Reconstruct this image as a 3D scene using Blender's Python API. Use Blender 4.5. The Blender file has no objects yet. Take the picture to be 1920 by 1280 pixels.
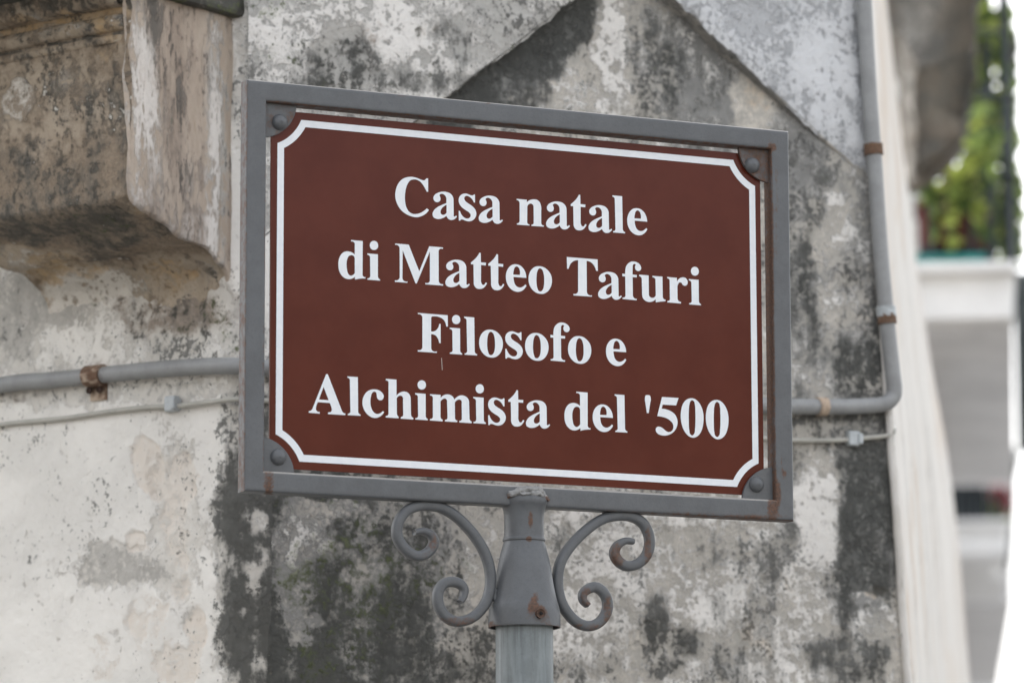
import bpy, math, random
import numpy as np
from mathutils import Vector, Matrix
from mathutils.geometry import tessellate_polygon

random.seed(5)
rng = np.random.default_rng(11)
scene = bpy.context.scene
COL = scene.collection

# ------------------------------------------------------------------ camera
F = 8000.0                      # focal length in photo pixels (150 mm on 36 mm)
AZ, PITCH, ROLL = 0.421608, 0.1671816, -0.0030331
D0 = 4.44                       # metres from the camera to the sign
SIGN_Z = 2.375
fwd = np.array([math.sin(AZ)*math.cos(PITCH), math.cos(AZ)*math.cos(PITCH), math.sin(PITCH)])
_r = np.array([math.cos(AZ), -math.sin(AZ), 0.0]); _u = np.cross(_r, fwd)
right = math.cos(ROLL)*_r + math.sin(ROLL)*_u
up = -math.sin(ROLL)*_r + math.cos(ROLL)*_u
CAM = np.array([0, 0, SIGN_Z]) - (fwd*D0 + right*(979.609-960)*D0/F - up*(574.366-640)*D0/F)
cd = bpy.data.cameras.new('camera'); cam = bpy.data.objects.new('camera', cd); COL.objects.link(cam)
M = Matrix.Identity(4)
for i in range(3):
    M[i][0] = right[i]; M[i][1] = up[i]; M[i][2] = -fwd[i]; M[i][3] = CAM[i]
cam.matrix_world = M
cd.lens = 150; cd.sensor_width = 36; cd.clip_start = 0.05; cd.clip_end = 3000
cd.dof.use_dof = True; cd.dof.focus_distance = 4.46; cd.dof.aperture_fstop = 6.3
scene.camera = cam

# ------------------------------------------------------------------ light
SUN_EL, SUN_AZ = math.radians(50), math.radians(2)     # azimuth clockwise from +Y
world = bpy.data.worlds.new('World'); scene.world = world; world.use_nodes = True
wn = world.node_tree; bg = wn.nodes['Background']
sky = wn.nodes.new('ShaderNodeTexSky'); sky.sky_type = 'NISHITA'; sky.sun_disc = False
sky.sun_elevation = SUN_EL; sky.sun_rotation = SUN_AZ
sky.air_density = 1.0; sky.dust_density = 5.0; sky.ozone_density = 1.0
hs = wn.nodes.new('ShaderNodeHueSaturation'); hs.inputs['Saturation'].default_value = 0.22
wn.links.new(sky.outputs[0], hs.inputs['Color']); wn.links.new(hs.outputs[0], bg.inputs['Color'])
bg.inputs['Strength'].default_value = 0.15
sl = bpy.data.lights.new('sun', 'SUN'); so = bpy.data.objects.new('sun', sl); COL.objects.link(so)
sl.energy = 0.5; sl.angle = math.radians(50); sl.color = (1.0, 0.96, 0.9)
sd = Vector((math.sin(SUN_AZ)*math.cos(SUN_EL), math.cos(SUN_AZ)*math.cos(SUN_EL), math.sin(SUN_EL)))
so.rotation_euler = sd.to_track_quat('Z', 'Y').to_euler()
vs = scene.view_settings
vs.view_transform = 'Standard'; vs.look = 'None'; vs.gamma = 1; vs.use_curve_mapping = False
vs.exposure = 1.88
scene.render.engine = 'CYCLES'
scene.cycles.use_denoising = True
scene.cycles.max_bounces = 6

# ------------------------------------------------------------------ geometry helpers
def P(px, py, d):
    return CAM + (fwd + right*(px-960)/F - up*(py-640)/F)*d
def ray(px, py):
    return fwd + right*(px-960)/F - up*(py-640)/F
def hit(px, py, p0, n):
    v = ray(px, py); t = np.dot(p0-CAM, n)/np.dot(v, n)
    return CAM + v*t
def S(px, py, y=0.0):
    return hit(px, py, np.array([0, y, 0.0]), np.array([0, 1.0, 0]))
def proj(pts):
    v = np.asarray(pts)-CAM; z = v @ fwd
    return np.stack([960+F*(v@right)/z, 640-F*(v@up)/z], -1)

def tag(o, label=None, cat=None, group=None, kind=None):
    if label: o['label'] = label
    if cat: o['category'] = cat
    if group: o['group'] = group
    if kind: o['kind'] = kind
    return o
def empty(name, loc, label, cat, group=None):
    o = bpy.data.objects.new(name, None); o.location = loc; o.empty_display_size = .1
    COL.objects.link(o); return tag(o, label, cat, group)
def mesh_obj(name, V, Fc, mat, parent=None, smooth=False, attrs=None, label=None):
    me = bpy.data.meshes.new(name)
    V = np.asarray(V, float)
    off = np.zeros(3)
    if parent is not None:
        q = parent
        while q is not None:
            off = off+np.array(q.location); q = q.parent
    me.from_pydata((V-off).tolist(), [], [list(map(int, f)) for f in Fc])
    me.materials.append(mat)
    if smooth:
        me.polygons.foreach_set('use_smooth', [True]*len(me.polygons))
    if attrs:
        for k, a in attrs.items():
            at = me.attributes.new(k, 'FLOAT_COLOR', 'POINT')
            full = np.ones((len(V), 4), np.float32); full[:, :a.shape[1]] = a
            at.data.foreach_set('color', full.ravel())
    me.update()
    o = bpy.data.objects.new(name, me); COL.objects.link(o)
    if parent is not None: o.parent = parent
    if label: o['label'] = label
    return o
def grid_faces(nu, nv, flip=False, wrap=False):
    i, j = np.meshgrid(np.arange(nu-1), np.arange(nv-1 if not wrap else nv), indexing='ij')
    j2 = (j+1) % nv
    a = i*nv+j; b = (i+1)*nv+j; c = (i+1)*nv+j2; d = i*nv+j2
    f = np.stack([a, b, c, d], -1).reshape(-1, 4)
    return f[:, ::-1] if flip else f
def box(c0, ex, ey, ez, bev=0.0):
    """box from corner c0 along three edge vectors"""
    c0, ex, ey, ez = [np.asarray(a, float) for a in (c0, ex, ey, ez)]
    V = [c0+ex*i+ey*j+ez*k for k in (0, 1) for j in (0, 1) for i in (0, 1)]
    Fc = [(0, 2, 3, 1), (4, 5, 7, 6), (0, 1, 5, 4), (2, 6, 7, 3), (0, 4, 6, 2), (1, 3, 7, 5)]
    if np.dot(np.cross(ex, ey), ez) < 0: Fc = [f[::-1] for f in Fc]
    return V, Fc
def join(*parts):
    V, Fc = [], []
    for v, f in parts:
        o = len(V); V += [np.asarray(x) for x in v]; Fc += [[int(i)+o for i in q] for q in f]
    return V, Fc
def bevel(o, w, seg=2):
    m = o.modifiers.new('bevel', 'BEVEL'); m.width = w; m.segments = seg; m.limit_method = 'ANGLE'
    return o
def smooth_path(pts, n=6, closed=False):
    """centripetal-ish Catmull-Rom through 2D/3D points"""
    p = np.asarray(pts, float); N = len(p); out = []
    for i in range(N if closed else N-1):
        if closed: a, b, c, d = p[(i-1) % N], p[i], p[(i+1) % N], p[(i+2) % N]
        else: a, b, c, d = p[max(i-1, 0)], p[i], p[i+1], p[min(i+2, N-1)]
        for k in range(n):
            t = k/n
            out.append(.5*((2*b)+(-a+c)*t+(2*a-5*b+4*c-d)*t*t+(-a+3*b-3*c+d)*t**3))
    if not closed: out.append(p[-1])
    return np.array(out)
def sweep(path, section, upv=None, taper=None, caps=True):
    """sweep a closed 2D section along a 3D path; upv fixes the second axis"""
    path = np.asarray(path); n = len(path); sec = np.asarray(section); m = len(sec)
    T = np.gradient(path, axis=0); T /= np.linalg.norm(T, axis=1)[:, None]
    V = []
    if upv is None:
        a = np.array([0, 0, 1.0]) if abs(T[0][2]) < .9 else np.array([0, 1.0, 0])
        prev = a-T[0]*np.dot(a, T[0]); prev /= np.linalg.norm(prev)
    for i in range(n):
        if upv is None:
            w = prev-T[i]*np.dot(prev, T[i]); w /= np.linalg.norm(w); prev = w
        else:
            w = np.asarray(upv, float); w = w-T[i]*np.dot(w, T[i]); w /= np.linalg.norm(w)
        s = np.cross(T[i], w)
        k = (1, 1) if taper is None else taper(i/(n-1))
        for x, y in sec: V.append(path[i]+s*x*k[0]+w*y*k[1])
    Fc = [list(f) for f in grid_faces(n, m, wrap=True)]
    if caps:
        Fc.append(list(range(m))[::-1]); Fc.append([(n-1)*m+j for j in range(m)])
    return V, Fc
def circle(r, m=20):
    return [(r*math.cos(2*math.pi*i/m), r*math.sin(2*math.pi*i/m)) for i in range(m)]
def rrect(w, h, r, k=3):
    out = []
    for cx, cy, a0 in ((w/2-r, h/2-r, 0), (-w/2+r, h/2-r, 90), (-w/2+r, -h/2+r, 180), (w/2-r, -h/2+r, 270)):
        for i in range(k+1):
            a = math.radians(a0+90*i/k); out.append((cx+r*math.cos(a), cy+r*math.sin(a)))
    return out
def lathe(cx, cy, prof, m=48, cap=True):
    V = []
    for r, z in prof:
        for i in range(m):
            a = 2*math.pi*i/m; V.append((cx+r*math.cos(a), cy+r*math.sin(a), z))
    n = len(prof)
    Fc = [list(f)[::-1] for f in grid_faces(n, m, wrap=True)]
    if prof[0][1] > prof[-1][1]: Fc = [f[::-1] for f in Fc]
    return V, Fc

# ------------------------------------------------------------------ noise in numpy
_perm = rng.permutation(256); _perm = np.concatenate([_perm, _perm, _perm])
_g = rng.normal(size=(256, 3)); _g /= np.linalg.norm(_g, axis=1)[:, None]
def pn(p):
    i = np.floor(p).astype(int); f = p-i; i &= 255
    u = f*f*f*(f*(f*6-15)+10)
    out = 0
    for dx in (0, 1):
        for dy in (0, 1):
            for dz in (0, 1):
                h = _perm[_perm[_perm[(i[:, 0]+dx) & 255]+((i[:, 1]+dy) & 255)]+((i[:, 2]+dz) & 255)]
                d = ((f-[dx, dy, dz])*_g[h]).sum(1)
                w = (u[:, 0] if dx else 1-u[:, 0])*(u[:, 1] if dy else 1-u[:, 1])*(u[:, 2] if dz else 1-u[:, 2])
                out = out+w*d
    return out*1.5
def fbm(p, scale, octs=5, rough=.55, seed=0.0):
    q = np.asarray(p)*scale+seed*17.31; s = 0; a = 1; tot = 0
    for _ in range(octs):
        s = s+a*pn(q); tot += a; a *= rough; q = q*2.03+5.7
    return s/tot*1.6
def sstep(a, b, x):
    t = np.clip((x-a)/(b-a), 0, 1); return t*t*(3-2*t)
def paint(pp, base, blobs, warp=None):
    """coverage field: blobs (x, y, rx, ry, value[, angle, softness]) laid one over another"""
    f = np.full(len(pp), float(base))
    q = pp if warp is None else pp+warp
    for b in blobs:
        x, y, rx, ry, v = b[:5]; an = math.radians(b[5]) if len(b) > 5 else 0
        so_ = b[6] if len(b) > 6 else .45
        dx, dy = q[:, 0]-x, q[:, 1]-y
        ex = (dx*math.cos(an)+dy*math.sin(an))/rx; ey = (-dx*math.sin(an)+dy*math.cos(an))/ry
        w = 1-sstep(1-so_, 1+so_, np.hypot(ex, ey))
        f = f*(1-w)+v*w
    return f

# ------------------------------------------------------------------ materials
class NT:
    def __init__(s, name):
        s.m = bpy.data.materials.new(name); s.m.use_nodes = True; s.t = s.m.node_tree
        s.b = s.t.nodes['Principled BSDF']
    def n(s, typ, **kw):
        x = s.t.nodes.new(typ)
        for k, v in kw.items(): setattr(x, k, v)
        return x
    def put(s, sock, v):
        if hasattr(v, 'is_linked') or isinstance(v, bpy.types.NodeSocket): s.t.links.new(v, sock)
        elif isinstance(v, (tuple, list)) and len(v) == 3 and sock.type == 'RGBA': sock.default_value = (*v, 1)
        else: sock.default_value = v
    def coord(s, scale=(1, 1, 1), world=False):
        if world:
            g = s.n('ShaderNodeNewGeometry').outputs['Position']
        else:
            g = s.n('ShaderNodeTexCoord').outputs['Object']
        mp = s.n('ShaderNodeMapping'); s.put(mp.inputs['Vector'], g); mp.inputs['Scale'].default_value = scale
        return mp.outputs[0]
    def noise(s, co, scale, detail=5, rough=.6, dist=0.0):
        x = s.n('ShaderNodeTexNoise'); s.put(x.inputs['Vector'], co)
        x.inputs['Scale'].default_value = scale; x.inputs['Detail'].default_value = detail
        x.inputs['Roughness'].default_value = rough; x.inputs['Distortion'].default_value = dist
        return x.outputs['Fac']
    def voro(s, co, scale, feature='F1'):
        x = s.n('ShaderNodeTexVoronoi', feature=feature); s.put(x.inputs['Vector'], co); x.inputs['Scale'].default_value = scale
        return x.outputs['Distance']
    def math(s, op, a, b=0.0, c=None, clamp=False):
        x = s.n('ShaderNodeMath', operation=op, use_clamp=clamp); s.put(x.inputs[0], a); s.put(x.inputs[1], b)
        if c is not None: s.put(x.inputs[2], c)
        return x.outputs[0]
    def step(s, v, a, b, lo=0.0, hi=1.0):
        x = s.n('ShaderNodeMapRange', interpolation_type='SMOOTHSTEP'); s.put(x.inputs[0], v)
        for i, q in enumerate((a, b, lo, hi)): s.put(x.inputs[i+1], q)
        return x.outputs[0]
    def mix(s, f, a, b):
        x = s.n('ShaderNodeMix', data_type='RGBA'); s.put(x.inputs[0], f); s.put(x.inputs[6], a); s.put(x.inputs[7], b)
        return x.outputs[2]
    def attr(s, name):
        a = s.n('ShaderNodeAttribute', attribute_name=name)
        x = s.n('ShaderNodeSeparateColor'); s.put(x.inputs[0], a.outputs['Color'])
        return x.outputs[0], x.outputs[1], x.outputs[2]
    def bump(s, h, dist=.002, strength=1.0, normal=None):
        x = s.n('ShaderNodeBump'); s.put(x.inputs['Height'], h); x.inputs['Distance'].default_value = dist
        x.inputs['Strength'].default_value = strength
        if normal is not None: s.put(x.inputs['Normal'], normal)
        return x.outputs[0]
    def out(s, color=None, rough=None, metal=None, normal=None, spec=None):
        for k, v in (('Base Color', color), ('Roughness', rough), ('Metallic', metal), ('Normal', normal), ('Specular IOR Level', spec)):
            if v is not None: s.put(s.b.inputs[k], v)
        return s.m

def plaster(name, dark=(.44, .42, .38), light=(.76, .705, .62), lime=(.87, .845, .80), ochre=(.64, .53, .41),
            grey=(.40, .385, .355), brown=(.20, .165, .135), mould=(.044, .045, .042), moss=(.085, .10, .045),
            stretch=1.0, bumpd=.0035, mould_fac=.92, flecks=0, soft=1.0, crack=.22):
    N = NT(name); co = N.coord((1, 1, stretch), world=True)
    n1 = N.noise(co, 9, 6, .6, .3); n2 = N.noise(co, 40, 8, .66, .12); n3 = N.noise(co, 210, 6, .68)
    n4 = N.noise(co, 19, 10, .70, .25); n5 = N.noise(co, 88, 8, .68, .1)
    ns = N.noise(N.coord((1, 1, stretch*.22), world=True), 42, 8, .68, .3)          # rain streaks
    c2 = lambda x, k: N.math('MULTIPLY', N.math('SUBTRACT', x, .5), k)
    add = lambda *a: a[0] if len(a) == 1 else N.math('ADD', a[0], add(*a[1:]))
    md, wh, oc = N.attr('stain_a'); gr, br, ys = N.attr('stain_b')
    fine = add(c2(n2, 1.25), c2(n3, .95), c2(n5, 1.55))
    c = N.mix(N.step(add(n4, N.math('MULTIPLY', fine, .6)), .30, .70), dark, light)
    c = N.mix(N.step(add(ys, fine), .34, .70), c, N.mix(N.step(n2, .35, .65), grey, tuple(min(1, g*1.35) for g in grey)))
    lf = N.step(add(wh, N.math('MULTIPLY', fine, 1.0), c2(n4, .5)), .50-.11*soft, .50+.11*soft)
    c = N.mix(N.math('MULTIPLY', lf, .9), c, N.mix(N.step(n1, .35, .65), lime, tuple(l*.88 for l in lime)))
    of = N.step(add(oc, N.math('MULTIPLY', fine, .32)), .50-.08*soft, .50+.06*soft)
    c = N.mix(N.math('MULTIPLY', of, .85), c, N.mix(N.step(n2, .3, .7), ochre, tuple(.4*a+.6*b for a, b in zip(ochre, light))))
    bf = N.step(add(br, N.math('MULTIPLY', fine, .8), c2(n4, .4)), .26, .76)
    c = N.mix(N.math('MULTIPLY', bf, .9), c, N.mix(N.step(n3, .3, .7), brown, tuple(b*1.9 for b in brown)))
    # mould: a soft grey film, then darker colonies, then pin-prick specks
    m0 = add(md, c2(n4, .8), c2(ns, 1.1), N.math('MULTIPLY', fine, .35))
    film = N.math('MULTIPLY', N.step(m0, .34, .82), .74)
    col = N.step(add(md, c2(n4, .9), c2(ns, 1.3), N.math('MULTIPLY', fine, .75)), .50, .92)
    speck = N.step(add(N.math('MULTIPLY', md, .75), c2(n3, 2.1), c2(n5, 2.0), c2(n2, .9), c2(n1, 1.5), c2(ns, .9)), .50, .64)
    mtone = N.mix(N.step(n2, .3, .7), mould, tuple(m_*2.0 for m_ in mould))
    c = N.mix(N.math('MULTIPLY', film, mould_fac), c, tuple(m_*3.0 for m_ in mould))
    c = N.mix(N.math('MULTIPLY', N.math('MAXIMUM', N.math('MULTIPLY', col, .85), N.math('MULTIPLY', speck, .8)), mould_fac), c, mtone)
    if flecks:
        fl = N.step(N.math('ADD', N.math('MULTIPLY', n5, .55), N.math('MULTIPLY', n4, .45)), flecks, flecks+.03)
        c = N.mix(N.math('MULTIPLY', fl, .85), c, lime)
    gf = N.step(add(gr, fine), .42, .80)
    c = N.mix(N.math('MULTIPLY', gf, .75), c, N.mix(N.step(n3, .4, .65), moss, tuple(m_*1.7 for m_ in moss)))
    # hairline cracks and pits
    nz = N.n('ShaderNodeTexNoise'); N.put(nz.inputs['Vector'], co); nz.inputs['Scale'].default_value = 16; nz.inputs['Detail'].default_value = 6
    vm = N.n('ShaderNodeVectorMath', operation='SCALE'); N.put(vm.inputs[0], nz.outputs['Color']); vm.inputs['Scale'].default_value = .11
    va = N.n('ShaderNodeVectorMath', operation='ADD'); N.put(va.inputs[0], co); N.put(va.inputs[1], vm.outputs[0])
    ve = N.n('ShaderNodeTexVoronoi', feature='DISTANCE_TO_EDGE'); N.put(ve.inputs['Vector'], va.outputs[0]); ve.inputs['Scale'].default_value = 7
    cr = N.math('MULTIPLY', N.step(ve.outputs['Distance'], 0.0, .016, 1.0, 0.0), N.step(add(n1, c2(n4, .6)), .50, .60))
    c = N.mix(N.math('MULTIPLY', cr, crack), c, tuple(m_*1.6 for m_ in mould))
    pit = N.step(N.math('ADD', N.voro(co, 75), c2(n2, .5)), .02, .12)
    c = N.mix(N.math('MULTIPLY', N.math('SUBTRACT', 1.0, pit), .4), c, (.2, .18, .15))
    h = add(N.math('MULTIPLY', n2, .8), N.math('MULTIPLY', n3, .3), N.math('MULTIPLY', n5, .55), N.math('MULTIPLY', n4, .9), N.math('MULTIPLY', lf, .3),
            N.math('MULTIPLY', of, -.35), N.math('MULTIPLY', cr, -1.2*crack), N.math('MULTIPLY', pit, .25))
    return N.out(c, .93, 0, N.bump(h, bumpd, .9), .2)

def metal_paint(name, base=(.100, .105, .111), rust=(.070, .037, .022), rough=.40, streak=False):
    N = NT(name); co = N.coord((1, 1, 1), world=True)
    n1 = N.noise(co, 40, 5, .6); n2 = N.noise(co, 350, 4, .7); n3 = N.noise(co, 120, 5, .65)
    rs, du, _ = N.attr('stain_a')
    c = N.mix(N.step(n1, .3, .7), base, tuple(b*1.22 for b in base))
    c = N.mix(N.math('MULTIPLY', N.step(n2, .5, .75), .35), c, tuple(b*.6 for b in base))
    if streak:
        cs = N.coord((1, 1, .05), world=True); st = N.noise(cs, 260, 3, .6); st2 = N.noise(N.coord((1, 1, .12), world=True), 120, 4, .6)
        c = N.mix(N.math('MULTIPLY', N.step(st, .45, .68), .55), c, tuple(b*.55 for b in base))
        c = N.mix(N.math('MULTIPLY', N.step(st2, .5, .7), .45), c, tuple(min(1, b*1.6) for b in base))
    c = N.mix(N.math('MULTIPLY', N.step(N.math('ADD', du, N.math('MULTIPLY', N.math('SUBTRACT', n2, .5), .5)), .2, .8), .75), c, (.42, .40, .37))
    f = N.math('ADD', rs, N.math('ADD', N.math('MULTIPLY', N.math('SUBTRACT', n3, .5), .8), N.math('MULTIPLY', N.math('SUBTRACT', n2, .5), .4)))
    rf = N.step(f, .35, .7)
    c = N.mix(N.math('MULTIPLY', rf, .86), c, N.mix(N.step(n2, .35, .65), rust, (rust[0]*2.1, rust[1]*1.9, rust[2]*1.8)))
    r = N.math('ADD', N.math('MULTIPLY', rf, .3), N.math('ADD', rough, N.math('MULTIPLY', N.math('SUBTRACT', n1, .5), .2)))
    h = N.math('ADD', N.math('MULTIPLY', n2, .5), N.math('MULTIPLY', n3, .6))
    return N.out(c, r, 0, N.bump(h, .0006, .6), .42)

def simple(name, c, rough=.7, var=.2, scale=20, bumpd=.001, spec=.4, stretch=1.0, trans=0.0):
    N = NT(name); co = N.coord((1, 1, stretch), world=True)
    n1 = N.noise(co, scale, 6, .65); n2 = N.noise(co, scale*7, 4, .65)
    a = tuple(max(0, x*(1-var)) for x in c); b = tuple(min(1, x*(1+var)) for x in c)
    col = N.mix(N.step(N.math('ADD', N.math('MULTIPLY', n1, .7), N.math('MULTIPLY', n2, .3)), .35, .65), a, b)
    m = N.out(col, rough, 0, N.bump(n2, bumpd, .6), spec)
    if trans: N.b.inputs['Transmission Weight'].default_value = trans
    return m

def panel_mat():
    N = NT('brown_sign_film'); co = N.coord((.6, 1, 14), world=True)
    n1 = N.noise(co, 30, 4, .6); n2 = N.noise(N.coord(world=True), 700, 3, .6); n3 = N.noise(N.coord(world=True), 14, 5, .6)
    c = N.mix(N.step(n3, .3, .7), (.090, .0195, .0112), (.108, .0255, .0150))
    c = N.mix(N.math('MULTIPLY', N.step(n2, .62, .75), .3), c, (.15, .06, .045))
    h = N.math('ADD', n1, N.math('MULTIPLY', n2, .15))
    return N.out(c, .17, 0, N.bump(h, .00010, .3), .15)
def letter_mat():
    N = NT('white_sign_film'); n = N.noise(N.coord(world=True), 120, 4, .6)
    return N.out(N.mix(N.step(n, .3, .7), (.77, .80, .835), (.82, .845, .87)), .4, 0, None, .45)

MAT_C = plaster('weathered_chamfer_plaster', grey=(.235, .232, .222))
MAT_U = plaster('weathered_upper_plaster', dark=(.46, .45, .42), light=(.62, .61, .58))
MAT_R = plaster('pale_upper_plaster', dark=(.44, .45, .46), light=(.60, .61, .62), lime=(.72, .73, .74), mould=(.14, .145, .15))  # paler, cooler tones paint in the brighter light on this wall
MAT_L = plaster('whitewashed_plaster', dark=(.66, .63, .575), light=(.80, .775, .72), lime=(.90, .875, .82), ochre=(.76, .68, .59), bumpd=.002, soft=.9, crack=.03)
MAT_K = plaster('stained_corbel_stone', dark=(.44, .365, .295), light=(.62, .535, .445), lime=(.76, .72, .67), ochre=(.50, .36, .22), brown=(.23, .185, .15), stretch=.34, crack=.2, mould_fac=.7)
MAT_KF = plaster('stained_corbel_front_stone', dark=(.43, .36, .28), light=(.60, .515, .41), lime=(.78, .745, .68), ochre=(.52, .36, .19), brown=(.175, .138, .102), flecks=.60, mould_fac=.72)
MAT_STRIP = plaster('white_house_plaster', dark=(.66, .63, .58), light=(.72, .70, .66), lime=(.76, .735, .69), ochre=(.58, .47, .36), stretch=.15, bumpd=.001, crack=0)
METAL = metal_paint('grey_painted_steel')
GALV = metal_paint('galvanised_pole_steel', base=(.178, .200, .205), rough=.42, streak=True)
PIPE = metal_paint('grey_conduit_plastic', base=(.265, .27, .27), rough=.5)
CABLE = metal_paint('beige_cable_sheath', base=(.40, .39, .35), rough=.55)
CLAMP = metal_paint('rusty_clamp_steel', base=(.42, .33, .25), rough=.7)
CLIP = metal_paint('pale_cable_clip', base=(.42, .45, .46), rough=.5)
BROWN, WHITE = panel_mat(), letter_mat()
CLEAR0 = lambda n: np.zeros((n, 3), np.float32)

def wall_attrs(pts, spec, amp=.36, sc=16.0, stretch=(1, 1, 1), seed=0):
    """stain coverage fields for wall vertices from painted blobs plus fractal break-up"""
    pp = proj(pts); q = np.asarray(pts)*np.array(stretch)
    warp = np.stack([fbm(q, 14, 4, .6, seed+1)*26, fbm(q, 14, 4, .6, seed+2)*26], -1)
    A = np.zeros((len(pts), 3), np.float32); B = np.zeros((len(pts), 3), np.float32)
    for i, k in enumerate(('mould', 'lime', 'ochre', 'moss', 'brown', 'grey')):
        base, blobs = spec.get(k, (0, []))
        f = paint(pp, base, blobs, warp)
        f = f+amp*fbm(q, sc*(1, .6, .8, 1.4, .9, .7)[i], 6, .62, seed+3+i)*np.clip(f*6, 0, 1)
        (A if i < 3 else B)[:, i % 3] = f
    return {'stain_a': A, 'stain_b': B}

# ------------------------------------------------------------------ the place: ground
GROUND = simple('street_paving', (.085, .082, .078), .85, .2, 2.0)
g = mesh_obj('ground', [(-400, -400, 0), (400, -400, 0), (400, 600, 0), (-400, 600, 0)], [(0, 1, 2, 3)], GROUND); g['kind'] = 'structure'

# ------------------------------------------------------------------ old corner building
def hdir(yaw):       # horizontal unit vector, yaw measured from the camera's right axis into the scene
    r = np.array([math.cos(AZ), -math.sin(AZ), 0]); f_ = np.array([math.sin(AZ), math.cos(AZ), 0])
    return r*math.cos(yaw)+f_*math.sin(yaw)
ZUP = np.array([0, 0, 1.0])
VC = P(460, 640, 4.85); VC[2] = 0                       # corner line of the building (plan position)
hC = hdir(math.radians(26.2)); nC = np.cross(hC, ZUP)   # chamfer, outward normal
if np.dot(nC, CAM-VC) < 0: nC = -nC
hL = hdir(math.radians(-37)); nL = np.cross(hL, ZUP)    # left street wall, running right to the corner
if np.dot(nL, CAM-VC) < 0: nL = -nL
def zat(px, py, p0, n): return hit(px, py, p0, n)[2]
def on_C(px, py): return hit(px, py, VC, nC)
def on_L(px, py): return hit(px, py, VC, nL)
z_lo, z_hi = 1.95, 3.02

building = empty('corner_building', tuple(VC), 'old stone corner building with mould stained plaster, chamfered corner behind the brown sign', 'building')

def zrows(a, b, step=.0024):
    d = list(np.arange(max(a, z_lo), min(b, z_hi), step))
    lo = list(np.linspace(a, z_lo, 14)[:-1]) if a < z_lo else []
    hi = list(np.linspace(z_hi, b, 10)) if b > z_hi else [b]
    return np.array(lo+d+hi)

def relief(pts, at, n, k=1.0, seed=0, amp=.0035):
    """push plaster in and out: broad unevenness plus the edge of each coat"""
    f = fbm(pts, 5, 5, .5, seed+40)*amp*k + fbm(pts, 60, 4, .6, seed+41)*.0007*k
    li = sstep(.46, .56, at['stain_a'][:, 1]); oc = sstep(.46, .55, at['stain_a'][:, 2])
    f = f+li*.0012*k-oc*.0016*k
    return pts+n*f[:, None]

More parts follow.
